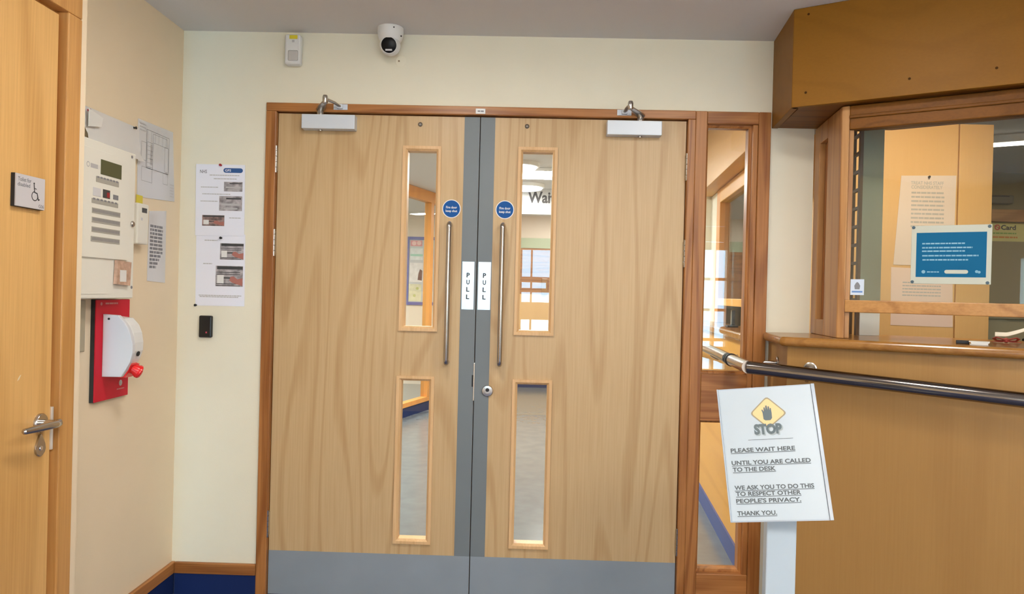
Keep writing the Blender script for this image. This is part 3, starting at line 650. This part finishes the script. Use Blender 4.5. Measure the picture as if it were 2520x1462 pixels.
# ---------------------------------------------------------------- reception: desk, counter, screen, fascia
SL = 2.16                                    # length of the front along RD
CH0 = Vector((2.110, 0, 0)); lc = RP.o
o = thing('reception_desk', RP.p(1.0, 0, 0), 'plain oak veneered front of the reception desk', 'desk')
MB().box(RP, 0, SL, FZ, 1.127, -.028, 0).build('front_panel', desk_m, o)
cdir = (lc-CH0).normalized(); cn = Vector((cdir.y, -cdir.x, 0)); cn = cn if cn.x < 0 else -cn
CF = Fr(CH0, cdir, cn)
CL = (lc-CH0).length
MB().box(CF, .001, CL, FZ, 1.127, -.028, 0).build('end_panel', desk_m, o)
p1 = RP.p(-.012, 0, .042)
top = Fr((0, 0, 0), (1, 0, 0), (0, 0, 1), (0, 1, 0))
P2 = RP.p(SL, 0, .042); P3 = RP.p(SL, 0, -.60)
poly = [(2.083, -.003), (p1.x-.004, p1.y+.012), (p1.x+.010, p1.y-.004), (P2.x, P2.y), (P3.x, P3.y), (2.64, -.003)]
o = tag(MB().prism(top, poly, 1.1275, 1.1625, bev=.0155, seg=5).build('reception_counter', nose_m), 'rounded timber counter top along the reception window', 'counter')

sc = thing('window_2', RP.p(.5, 1.163, -.06), 'reception service window in brown timber above the counter', 'window', kind='structure')
O = -.057
MB().box(RP, .160, .186, 1.163, 2.02, O-.05, O, .003).build('stile', recf_m, sc)
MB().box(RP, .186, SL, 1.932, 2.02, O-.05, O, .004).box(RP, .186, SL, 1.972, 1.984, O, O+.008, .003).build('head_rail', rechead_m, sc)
MB().box(RP, .186, SL, 1.260, 1.305, O-.05, O+.003, .003).build('transom', recfh_m, sc)
MB().box(RP, .186, SL, 1.305, 1.932, O-.03, O-.022).build('pane', glass_m, sc)
S0 = Vector((2.283, -.002, 0)); S1 = RP.p(.160, 0, O); sd = (S1-S0).normalized()
sn = Vector((sd.y, -sd.x, 0)); sn = sn if sn.x < 0 else -sn
SF = Fr(S0, sd, sn); SLn = (S1-S0).length
MB().box(SF, 0, .080, 1.163, 2.02, -.045, 0, .003).build('stile', recf_m, sc)
MB().box(SF, .205, SLn-.001, 1.163, 2.02, -.045, 0, .003).build('corner_post', recf_m, sc)
MB().box(SF, .080, .205, 1.163, 1.225, -.045, 0, .002).box(SF, .080, .205, 1.945, 2.02, -.045, 0, .002).build('side_rail', recf_m, sc)
MB().box(SF, .080, .205, 1.225, 1.945, -.038, -.022).build('side_panel', frame_m, sc)

o = thing('reception_fascia', RP.p(.5, 2.02, 0), 'deep pine fascia box above the reception window', 'fascia')
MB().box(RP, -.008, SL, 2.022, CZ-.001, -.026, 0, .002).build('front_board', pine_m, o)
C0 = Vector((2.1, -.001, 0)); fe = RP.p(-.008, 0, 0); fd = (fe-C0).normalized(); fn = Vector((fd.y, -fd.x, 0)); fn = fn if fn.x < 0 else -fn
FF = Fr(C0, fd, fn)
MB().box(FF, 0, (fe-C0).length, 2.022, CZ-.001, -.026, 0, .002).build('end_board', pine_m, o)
sp = [(2.126, -.004), (fe.x+.033, fe.y+.012), (RP.p(SL, 0, -.027).x, RP.p(SL, 0, -.027).y), (RP.p(SL, 0, -.50).x, RP.p(SL, 0, -.50).y), (2.60, -.004)]
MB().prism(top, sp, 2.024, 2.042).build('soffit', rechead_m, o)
t = MB()
for s_, z in ((.044, 2.363), (.383, 2.079), (.638, 2.081), (.041, 2.072), (1.05, 2.08), (1.5, 2.08), (.9, 2.34)):
    t.disc(RP, s_, z, .0045, .0006, 16)
t.build('screw_plug', mat('plug_dark', (.06, .025, .006), .8, spec=.05, srgb=False), o)

# notice holder on the glass
o = thing('notice_holder', RP.p(.52, 1.367, O-.02), 'blue notice in a clear-edged holder on the reception window', 'notice')
c0 = O-.0218
MB().box(RP, .397, .639, 1.368, 1.573, c0, c0+.004, .001, 1).build('holder', border_m, o)
MB().quad(RP, .413, .624, 1.392, 1.548, c0+.0043).build('sheet', teal_m, o)
t = MB()
for i, (a0, a1, z) in enumerate(((.431, .561, 1.509), (.431, .583, 1.4945), (.431, .561, 1.4825), (.432, .601, 1.4665), (.433, .571, 1.452))): t.scribble(RP, a0, a1, z-.002, z+.003, c0+.0046, i+3)
t.scribble(RP, .448, .485, 1.408, 1.412, c0+.0046, 9); t.disc(RP, .437, 1.4105, .006, c0+.0046, 16); t.disc(RP, .597, 1.412, .005, c0+.0046, 12); t.disc(RP, .604, 1.410, .0045, c0+.0046, 12)
t.build('print', paleb_m, o)
h = .0065; P = [(.572-h+h*math.cos(-1.57+3.14*i/8), 1.411+h*math.sin(-1.57+3.14*i/8)) for i in range(9)]+[(.501+h+h*math.cos(1.57+3.14*i/8), 1.411+h*math.sin(1.57+3.14*i/8)) for i in range(9)]
MB().poly(RP, P, c0+.0046).build('white_panel', border_m, o)
for a, z in ((.403, 1.567), (.631, 1.566), (.403, 1.375), (.629, 1.374)):
    MB().lathe(RP.p(a, z, c0+.004), RN, [(0, .0055), (.002, .005)], 18).build('fixing_stud', mat('slate_stud', (.05, .09, .12), .4, srgb=False) if 'slate_stud' not in MATS else MATS['slate_stud'], o)
o = tag(MB().box(RP, .201, .247, 1.324, 1.382, O-.0218, O-.021).build('window_sticker', mat('pale_sticker', (.62, .70, .82), .4, srgb=False)), 'small white and blue crest sticker in the lower corner of the service window', 'sticker')
t = MB().prism(RP, [(.216, 1.345), (.232, 1.345), (.234, 1.358), (.229, 1.368), (.224, 1.372), (.219, 1.368), (.214, 1.358)], O-.0209, O-.0207); t.build('crest', gink_m, o)
MB().quad(RP, .206, .242, 1.333, 1.339, O-.0207).build('blue_band', mat('sticker_blue', (.12, .25, .55), .4, srgb=False), o)

# ---------------------------------------------------------------- handrail
o = thing('handrail', RP.p(.8, .9, .08), 'stainless steel tubular handrail in front of the reception desk', 'handrail')
R0 = Vector((1.957, .010, 1.040)); R1 = Vector((1.9275, -.350, 1.042)); R2 = Vector((2.656, -.805, 1.002)); R3 = R1+(R2-R1)*2.35
e0 = R1+(R0-R1).normalized()*.02; e1 = R1+(R2-R1).normalized()*.02
MB().tube([R0+(R1-R0)*.05, R0+(R1-R0)*.5, e0, R1+Vector((-.001, .002, 0))], .0245, 28).build('return_tube', steel_m, o)
MB().tube([R1+Vector((-.002, .001, 0)), e1, R1+(R2-R1)*.5, R2, R3], .0245, 28).build('rail_tube', dsteel_m, o)
MB().lathe(R0+(R1-R0)*.0, R1-R0, [(0, .026), (.004, .0278), (.024, .0278), (.027, .0255)], 28).build('end_collar', blackm, o)
for s_ in (.083, 1.05, 1.95):
    b = RP.p(s_, 1.050-.055*s_/.69*.35, .0006); 
    rp = R1+(R2-R1).normalized()*(s_+.13)
    MB().lathe(b, RN, [(0, .024), (.005, .024), (.007, .020)], 24).tube([b, b+RN*.04, Vector((b.x, b.y, 0))*1+RN*.062+Vector((0, 0, rp.z-.028))], .0065, 12).build('bracket', steel_m, o)
b = CF.p(.200, 1.050, .0006)
MB().lathe(b, cn, [(0, .024), (.005, .024), (.007, .020)], 24).tube([b, b+cn*.05, b+cn*.085+Vector((0, 0, -.028))], .0065, 12).build('bracket', steel_m, o)

o = thing('corridor_handrail', KW.p(1.0, 1.04, .13), 'stainless steel handrail carrying on behind the glazed side panel', 'handrail')
MB().tube([Vector((1.963, .085, 1.040)), KW.p(.3, 1.040, .128), KW.p(1.0, 1.040, .13), KW.p(2.3, 1.040, .13)], .0235, 24).build('rail_tube', steel_m, o)
for a in (.55, 1.6): MB().lathe(KW.p(a, 1.0, .0003), KN, [(0, .024), (.005, .024), (.007, .020)], 20).tube([KW.p(a, 1.0, .004), KW.p(a, 1.0, .10), KW.p(a, 1.012, .125), KW.p(a, 1.018, .13)], .0065, 10).build('bracket', steel_m, o)

# ---------------------------------------------------------------- stop sign on its post
o = thing('sign_stand', (1.706, -1.38, 0), 'white stop sign on a post asking people to wait before the desk', 'sign')
SGo = Vector((1.566, -1.464, .783)); sr = Vector((.9668, -.2248, .1214)); su = Vector((-.0486, .3178, .9469)); sn_ = sr.cross(su)
SG = Fr(SGo, sr, sn_, su)
MB().box(SG, 0, .2224, 0, .3092, -.006, -.0012).build('board', acr_m, o)
MB().box(SG, .004, .2135, .003, .3065, -.0012, 0).build('sheet', signw_m, o)
MB().box(SG, .2145, .2224, .0, .3092, -.0012, .004, .001).build('edge_strip', acr_m, o)
MB().box(SG, 0, .0035, 0, .3092, -.0012, .003, .0008).build('edge_strip', acr_m, o)
dm = [(.1128, .2862), (.1545, .2440), (.1085, .2090), (.0705, .2470)]
def rnd_d(sc_):
    cx = sum(p[0] for p in dm)/4; cy = sum(p[1] for p in dm)/4; Q = []
    for i in range(4):
        p = Vector(dm[i]); a = Vector(dm[i-1]); b = Vector(dm[(i+1) % 4])
        for t in (0, .33, .66, 1): 
            q = (p+(a-p)*.14)*(1-t)**2+p*2*t*(1-t)+(p+(b-p)*.14)*t*t; Q.append((cx+(q.x-cx)*sc_, cy+(q.y-cy)*sc_))
    return Q
MB().poly(SG, rnd_d(1.0)[::-1], .0004).build('warning_border', warnb_m, o)
MB().poly(SG, rnd_d(.90)[::-1], .0006).build('warning_diamond', warn_m, o)
t = MB(); 
hp = [(.100, .232), (.0995, .247), (.0975, .2545), (.1000, .2550), (.1025, .2500), (.1030, .2600), (.1055, .2600), (.1062, .2535), (.1075, .2640), (.1105, .2640), (.1115, .2535), (.1125, .2620), (.1155, .2615), (.1160, .2525), (.1170, .2580), (.1195, .2575), (.1200, .245), (.1195, .234), (.1155, .2290), (.104, .2290)]
t.poly(SG, hp[::-1], .0008); t.build('hand_symbol', hand_m, o)
MB().text(SG, 'STOP', .0785, .1415, .1935, .2190, .0004, .055).build('stop_shadow', mat('stop_shadow_grey', (.33, .37, .38), .6, srgb=False), o)
t = MB().text(SG, 'STOP', .0760, .1385, .1965, .2215, .0009, .055)
t.build('stop_lettering', hand_m, o)
t = MB()
t.quad(SG, .060, .160, .1846, .1856, .0004)
for body, a0, a1, z in (('PLEASE WAIT HERE', .0176, .1614, .1563), ('UNTIL YOU ARE CALLED', .0167, .1917, .1275), ('TO THE DESK', .0176, .1134, .1121), ('WE ASK YOU TO DO THIS', .0171, .1913, .0708), ('TO RESPECT OTHER', .0186, .1615, .0570), ("PEOPLE'S PRIVACY.", .0176, .1596, .0413), ('THANK YOU.', .0172, .1041, .0138)):
    t.text(SG, body, a0, a1, z+.0010, z+.0110, .0004, .03); t.quad(SG, a0, a1, z-.0016, z-.0002, .0004)
t.build('lettering', mat('sign_print', (.085, .095, .10), .6, srgb=False), o)
MB().box(W, 1.6705, 1.7415, FZ+.02, .93, -1.400, -1.372, .003).build('post', post_m, o)
MB().box(W, 1.53, 1.88, FZ, FZ+.02, -1.53, -1.24, .004).build('base_plate', post_m, o)

# ---------------------------------------------------------------- behind the reception window
o = thing('slatted_rack', (2.5, -.05, 1.1625), 'narrow upright rack with dark rungs inside the service window', 'rack')
RK = Fr((2.414, -.15, 0), (.141, .99, 0), (-.99, .141, 0))
MB().box(RK, 0, .028, 1.1635, 2.018, -.008, .003).build('upright', slatd_m, o)
MB().box(RK, .098, .125, 1.1635, 2.018, -.008, .003).build('upright', slatd_m, o)
for k in range(10): MB().box(RK, .028, .098, 1.972-k*.0745, 1.984-k*.0745, -.008, .003).build('rung', slatd_m, o)
o = thing('partition_board', (2.58, -.12, 1.1625), 'grey-green upright board with a pale foot standing on the counter', 'board')
MB().box(W, 2.442, 2.525, 1.255, 2.02, -.105, -.085).build('board', gpanel_m, o)
MB().box(W, 2.440, 2.520, 1.1635, 1.254, -.115, -.080).build('pale_foot', offwhite_pl, o)
o = thing('tall_cupboard', (3.11, .8, 0), 'tall pale wooden cupboard behind the reception window', 'cupboard')
MB().box(W, 2.62, 3.392, 0.0, 2.20, .62, 1.0).build('carcass', cup_m, o)
MB().box(W, 2.62, 3.219, 0.06, 2.20, .60, .619, .002).build('door', cup_m, o)
MB().box(W, 3.226, 3.392, 0.06, 2.20, .60, .619, .002).build('door', cup_m, o)
CB = Fr((0, .60, 0), (1, 0, 0), (0, -1, 0))
o = thing('laminated_notice', CB.p(3.08, 1.6, 0), 'laminated notice about treating staff considerately, pinned on the cupboard', 'notice')
MB().prism(CB, [(2.912, 1.49), (3.208, 1.49), (3.212, 1.942), (2.940, 1.936)], .0006, .002).build('sheet', mat('notice_film', (.84, .72, .66), .12, spec=.9, srgb=False, bump=.6, bscale=22), o)
t = MB().text(CB, 'TREAT NHS STAFF', 2.988, 3.150, 1.893, 1.910, .0024, .02).text(CB, 'CONSIDERATELY', 2.990, 3.145, 1.872, 1.889, .0024, .02)
for i in range(9):
    z = 1.852-i*.021; t.scribble(CB, 2.992, 3.155, z-.004, z+.005, .0024, i+50)
t.build('print', lgink_m, o)
pin(CB.p(3.075, 1.932, .0022), (0, -1, 0), blackm, 'black push pin on the notice on the cupboard')
o = thing('paper_sheet', CB.p(3.06, 1.19, 0), 'pale pink sheet low on the cupboard below the laminated notice', 'notice')
MB().prism(CB, [(2.906, 1.188), (3.214, 1.184), (3.206, 1.470), (2.902, 1.478)], .0006, .0016).build('sheet', mat('pink_sheet', (.84, .66, .58), .4, srgb=False), o)
t = MB()
for i in range(5): t.scribble(CB, 2.96, 3.15, 1.40-i*.016, 1.406-i*.016, .0019, i+70)
t.build('print', lgink_m, o)
# counter clutter
def sheetpile(a, c, z, w, d, n, ang, name, label):
    m = Matrix.Rotation(ang, 3, 'Z'); r = m @ Vector((1, 0, 0)); u = m @ Vector((0, 1, 0))
    f = Fr((a, c, z), r, (0, 0, 1), u); q = MB()
    for k in range(n): q.box(f, -w/2+random.uniform(-.006, .006), w/2+random.uniform(-.006, .006), -d/2, d/2, k*.003, k*.003+.0026)
    return tag(q.build(name, paperw_m), label, 'papers')
sheetpile(2.628, -.615, 1.163, .055, .05, 4, -.54, 'paper_stack', 'small stack of white slips on the counter under the window')
tag(MB().box(Fr((2.592, -.575, 1.163), RD, (0, 0, 1), -RN), -.02, .02, -.012, .012, 0, .012, .002).build('black_clip', blackm), 'small black clip on the counter beside the white slips', 'clip')
o = thing('ribbon_bow', (2.825, -.44, 1.1635), 'small red ribbon bow lying on the reception counter', 'bow')
redr = mat('red_ribbon', (.40, .06, .045), .5, srgb=False)
for sg in (-1, 1):
    P = [Vector((2.825, -.44, 1.172))+RD*(sg*x)+RN*(y*.01)+Vector((0, 0, z)) for x, y, z in ((0, 0, 0), (.014, 1, .006), (.030, 1.5, .011), (.038, 0, .006), (.030, -1.5, -.002), (.014, -1, -.003), (0, 0, 0))]
    MB().tube(P, .006, 10, flat=.4).build('loop', redr, o)
MB().lathe(Vector((2.825, -.44, 1.164)), (0, 0, 1), [(0, .004), (.004, .008), (.014, .008), (.018, .003)], 14).build('knot', redr, o)
for sg in (-1, 1): MB().tube([Vector((2.825, -.44, 1.169)), Vector((2.825, -.44, 1.1665))+RD*sg*.02+RN*.015, Vector((2.825, -.44, 1.1665))+RD*sg*.045+RN*.022], .006, 8, flat=.25).build('tail', redr, o)
o = thing('curled_paper', (2.95, -.27, 1.163), 'curled bright white paper strip standing behind the counter opening', 'paper')
V = []; F = []
for i in range(13):
    t_ = i/12; x = -.065+.13*t_; up_ = .012+.020*max(0, t_-.35)**1.2*2
    c_ = Vector((2.95, -.27, 1.183+up_))+RD*x*.8
    V += [c_-RN*.0, c_-Vector((0, 0, .015*(1-.2*t_)))+RN*.012, c_-Vector((0, 0, .017*(1-.2*t_)))+RN*.0105, c_-Vector((0, 0, .002))-RN*.0015]
for i in range(12):
    for k in range(4): F.append((i*4+k, i*4+(k+1) % 4, (i+1)*4+(k+1) % 4, (i+1)*4+k))
MB().add(V, F+[(0, 1, 2, 3), (48, 49, 50, 51)], True).build('strip', paperw_m, o)
o = thing('desk_cabinet', (3.75, 1.5, 0), 'low pale olive cabinet at the back of the reception', 'cabinet')
MB().box(W, 3.46, 4.6, 0, 1.22, 1.3, 1.7, .004).build('body', mat('pale_olive', (.52, .49, .34), .6, srgb=False), o)
MB().box(W, 3.44, 4.62, 1.2202, 1.235, 1.28, 1.72, .003).build('top', mat('olive_top', (.45, .42, .30), .5, srgb=False), o)
MB().lathe((4.02, 1.299, 1.10), (0, -1, 0), [(0, .008), (.02, .012)], 12).build('knob', blackm, o)
# office beyond
OF = Fr((0, 3.05, 0), (1, 0, 0), (0, -1, 0))
tag(MB().box(OF, 3.6, 7.0, 1.985, 2.085, .0005, .05, .004).build('picture_shelf', recfh_m), 'long brown wall shelf at the back of the office', 'shelf')
o = thing('card_poster', OF.p(5.0, 1.83, 0), 'yellow card advert below the brown wall shelf in the office', 'poster')
MB().box(OF, 4.865, 5.18, 1.828, 1.980, .0005, .003).build('sheet', mat('advert_yellow', (.66, .58, .20), .5, srgb=False), o)
MB().annulus(OF, 4.925, 1.942, .013, .024, .0034, 20).line(OF, (4.90, 1.955), (4.95, 1.93), .008, .0034).build('red_emblem', mat('advert_red', (.60, .08, .04), .5, srgb=False), o)
MB().text(OF, 'Card', 4.955, 5.075, 1.922, 1.962, .0034, .03).build('lettering', ink_m, o)
MB().scribble(OF, 4.89, 5.08, 1.888, 1.899, .0034, 3).build('green_print', mat('advert_green', (.22, .35, .06), .5, srgb=False), o)
MB().scribble(OF, 4.89, 5.09, 1.855, 1.868, .0034, 6).build('orange_print', mat('advert_orange', (.62, .22, .03), .5, srgb=False), o)
o = thing('air_unit', OF.p(4.85, 2.13, 0), 'dark flat vent box above the brown wall shelf', 'vent')
MB().box(OF, 4.5, 5.02, 2.13, 2.20, .0005, .06, .01).build('casing', mat('vent_dark', (.16, .14, .10), .5, srgb=False), o)
MB().box(OF, 4.52, 4.98, 2.185, 2.192, .06, .063).build('slot', blackm, o)
o = thing('strip_light', (4.2, 1.6, CZ), 'long white strip light on the office ceiling', 'ceiling light')
TL = Fr((4.25, 1.62, 0), (.86, -.51, 0), (-.51, -.86, 0))
MB().box(TL, -1.0, 1.2, CZ-.05, CZ-.0005, -.05, .05, .004).build('body', white_m, o)
MB().box(TL, -.98, 1.18, CZ-.062, CZ-.0502, -.04, .04, .004).build('diffuser', office_lm, o)

# ---------------------------------------------------------------- reception flank along the corridor
KL0, KL1 = .125, 7.31
o = struct(MB().box(KW, KL0, KL1, 0, 1.10, -.03, 0), 'wall_reception', pines_m, 'pale timber lined reception flank wall along the corridor', 'wall')
MB().box(KW, KL0, KL1, 0, .10, .0002, .010).build('navy_skirting', mat('bright_navy_vinyl', (.05, .09, .30), .35, srgb=False), o)
tag(MB().box(KW, KL0, 2.2, 1.1005, 1.14, -.16, .04, .012, 4).build('corridor_counter', nose_m), 'timber counter ledge along the corridor side of reception', 'counter')
struct(MB().box(KW, 2.201, KL1, 1.1005, CZ, -.16, -.04), 'wall_flank', wall_m, 'cream upper wall beyond the corridor reception window', 'wall')
sw = thing('window_3', KW.p(1.0, 1.14, -.11), 'corridor side window of the reception in orange timber', 'window', kind='structure')
K = -.105
MB().box(KW, 1.78, 1.90, 1.1405, 2.02, K-.05, K+.01, .004).build('post', screen_m, sw)
MB().box(KW, .16, 1.78, 1.93, 2.02, K-.05, K+.01, .004).build('head_rail', pines_m, sw)
MB().box(KW, .16, 1.78, 1.255, 1.30, K-.05, K+.01, .004).build('transom', pines_m, sw)
MB().box(KW, .16, 1.78, 1.30, 1.93, K-.03, K-.024).build('pane', glass_m, sw)
MB().box(KW, .125, .16, 1.1405, 2.02, K-.05, K+.01, .004).build('stile', screen_m, sw)
MB().box(KW, 1.901, 2.2, 1.1405, 2.02, K-.05, K+.0).build('side_panel', wall_m, sw)
o = thing('corridor_fascia', KW.p(1.2, 2.022, 0), 'pale pine fascia above the corridor side window', 'fascia')
MB().box(KW, .125, 2.6, 2.022, CZ-.001, -.026, 0, .002).build('front_board', pines_m, o)
MB().box(KW, .125, 2.199, 2.024, 2.042, -.18, -.027).build('soffit', pines_m, o)
o = thing('card_terminal', KW.p(1.15, 1.1405, -.06), 'small dark card terminal on the corridor counter', 'card terminal')
MB().box(KW, 1.02, 1.10, 1.1405, 1.152, -.09, -.03, .003).build('base', blackm, o)
MB().box(KW, 1.04, 1.08, 1.152, 1.235, -.075, -.055, .003).build('screen', black_pl, o)

# ---------------------------------------------------------------- corridor: lights, hanging sign, glazed screen, notice board
def round_lamp(x, y, r, m, label, grp):
    o = thing('ceiling_light', (x, y, CZ), label, 'ceiling light', grp)
    MB().lathe((x, y, CZ-.0005), (0, 0, -1), [(0, r+.02), (.03, r+.02), (.034, r+.012), (.034, r)], 48).build('rim', white_pl, o)
    MB().lathe((x, y, CZ-.036), (0, 0, -1), [(0, r), (.012, r*.95), (.018, r*.8), (.02, .02)], 40).build('diffuser', m, o)
def panel_lamp(x0, x1, y0, y1, m, label, grp):
    o = thing('ceiling_light', ((x0+x1)/2, (y0+y1)/2, CZ), label, 'ceiling light', grp)
    MB().box(W, x0-.02, x1+.02, CZ-.03, CZ-.0005, y0-.02, y1+.02, .004).build('frame', white_pl, o)
    MB().box(W, x0, x1, CZ-.034, CZ-.0302, y0, y1).build('diffuser', m, o)
G = 'corridor ceiling lights'
round_lamp(1.00, 3.08, .14, corrs_lm, 'round corridor ceiling light just beyond the doors', G)
panel_lamp(.85, 1.45, 3.30, 3.72, corr_lm, 'square bright corridor light panel in front of the waiting sign', G)
round_lamp(1.04, 4.30, .17, corrs_lm, 'round corridor ceiling light next to the waiting sign', G)
panel_lamp(1.24, 1.56, 6.45, 6.60, corr_lm, 'corridor light panel near the far end wall', G)
panel_lamp(-1.6, -1.0, 4.9, 5.5, corr_lm, 'unseen fill panel added in the room behind the glazed screen', G)  # added out of view to brighten the room past the screen
panel_lamp(.2, .8, 1.1, 1.5, corr_lm, 'unseen corridor fill panel added just behind the door head', G)  # extra source, unseen, added to lift the near end of the corridor
round_lamp(.70, -1.20, .15, lobby_lm, 'round lobby ceiling light in front of the double doors', 'lobby ceiling lights')
round_lamp(1.90, -1.46, .15, lobby_lm, 'round lobby ceiling light in front of the reception desk', 'lobby ceiling lights')
panel_lamp(1.42, 1.90, -4.85, -3.95, lobby_fill_lm, 'unseen oblong fill panel added to the lobby nearer the toilet side', 'added lobby fill panels')  # added behind the camera as fill for the lower walls, clear of reflections
panel_lamp(1.98, 2.46, -4.85, -3.95, lobby_fill_lm, 'unseen oblong fill panel added to the lobby nearer the desk side', 'added lobby fill panels')  # second added fill panel, also behind the camera
panel_lamp(5.0, 5.5, 1.5, 2.1, office_lm, 'unseen fill panel added over the back of the office', 'reception ceiling lights')  # added out of frame to give the dim office more light
round_lamp(2.95, -.10, .12, recep_lm, 'round warm ceiling light above the reception counter', 'reception ceiling lights')
o = thing('hanging_sign', (1.3, 4.6, 2.13), 'white hanging sign with black lettering in the corridor', 'sign')
HS = Fr((0, 4.6, 0), (1, 0, 0), (0, -1, 0))
MB().box(HS, 1.0, 1.75, 2.125, CZ-.0005, -.015, .015, .003).build('board', mat('sign_grey_white', (.50, .50, .50), .6, srgb=False), o)
MB().text(HS, 'Waiting', 1.066, 1.505, 2.207, 2.363, .0154, .03).build('lettering', ink_m, o)
A_ = Vector((-.32, 4.0, 0)); e_d = Vector((.287, .958, 0)).normalized(); GS = Fr(A_, e_d, (e_d.y, -e_d.x, 0))
g = thing('window_4', GS.p(1, 0, 0), 'glazed corridor screen in orange timber with a navy base', 'glazed screen', kind='structure')
MB().box(GS, -.8, 3.3, 2.27, CZ-.001, -.04, .04, .004).build('top_rail', screen_m, g)
MB().box(GS, -.8, 3.3, .10, .15, -.04, .04, .004).build('bottom_rail', screen_m, g)
MB().box(GS, -.8, 3.3, 0, .10, -.03, .03).build('navy_base', navy_m, g)
for s_ in (-.76, 1.08, 2.30, 3.26): MB().box(GS, s_-.04, s_+.04, .15, 2.27, -.04, .04, .004).build('post', screen_m, g)
for a0, a1 in ((-.72, 1.04), (1.12, 2.26), (2.34, 3.22)): MB().box(GS, a0, a1, .15, 2.27, -.004, .004).build('pane', glass_m, g)
FW = Fr((0, 7.3, 0), (1, 0, 0), (0, -1, 0))
o = thing('notice_board', FW.p(-.3, 1.1, 0), 'blue framed notice board seen through the glazed screen', 'notice board')
MB().box(FW, -.58, -.05, 1.15, 2.02, .0005, .012).build('board', mat('board_felt', (.55, .56, .58), .8, srgb=False), o)
MB().ring(FW, -.58, -.05, 1.15, 2.02, .042, .0005, .022).build('frame', mat('board_blue', (.05, .08, .36), .5, srgb=False), o)
for i, (a0, a1, z0, z1, c, lab) in enumerate(((-.565, -.40, 1.93, 2.01, (.70, .25, .28), 'pink picture poster at the top of the notice board'), (-.565, -.39, 1.74, 1.90, (.70, .74, .74), 'pale poster with a green band on the notice board'), (-.57, -.385, 1.43, 1.70, (.76, .72, .70), 'white poster with a dark figure on the notice board'), (-.575, -.40, 1.16, 1.40, (.70, .66, .45), 'cream leaflet at the bottom of the notice board'))):
    p = tag(MB().box(FW, a0, a1, z0, z1, .0125, .0145).build('poster', mat('poster_tone', c, .5, srgb=False, noise=.12, nscale=18)), lab, 'poster', 'posters on the notice board')
    if i == 0: MB().disc(FW, a0+.05, z0+.04, .03, .0149).disc(FW, a0+.12, z0+.045, .03, .0149).build('print', mat('rose_print', (.85, .52, .50), .5, srgb=False), p)
    if i == 1: MB().quad(FW, a0, a1, z0+.05, z0+.08, .0149).build('print', mat('green_band', (.35, .62, .50), .5, srgb=False), p)
    if i == 2: MB().poly(FW, [(a1-.07, z0+.03), (a1-.01, z0+.02), (a1-.005, z0+.16), (a1-.04, z0+.18), (a1-.06, z0+.12)], .0149).build('print', mat('brown_figure', (.15, .07, .06), .5, srgb=False), p)
    if i == 3: MB().disc(FW, a0+.12, z0+.18, .02, .0149).disc(FW, a0+.08, z0+.08, .02, .0149).build('print', mat('leaf_print', (.50, .52, .18), .5, srgb=False), p)
o = thing('timber_panelling', FW.p(1.3, 0, 0), 'golden timber panelling below the peach end wall', 'panelling')
MB().box(FW, .62, 2.3, 0.10, 1.30, .0005, .03).build('boards', cup_m, o)
MB().box(FW, .62, 2.3, 1.30, 1.94, .0005, .025).build('dark_boards', frameh_m, o)
MB().box(FW, 1.28, 1.36, 1.30, 1.52, .0251, .06, .004).build('brown_box', nose_m, o)
MB().box(FW, .62, 2.3, 1.94, 2.08, .0005, .035).build('green_band', mat('sage_band', (.42, .48, .32), .6, srgb=False), o)
MB().box(FW, .62, 2.3, .0, .10, .0005, .034).build('skirting', navy_m, o)
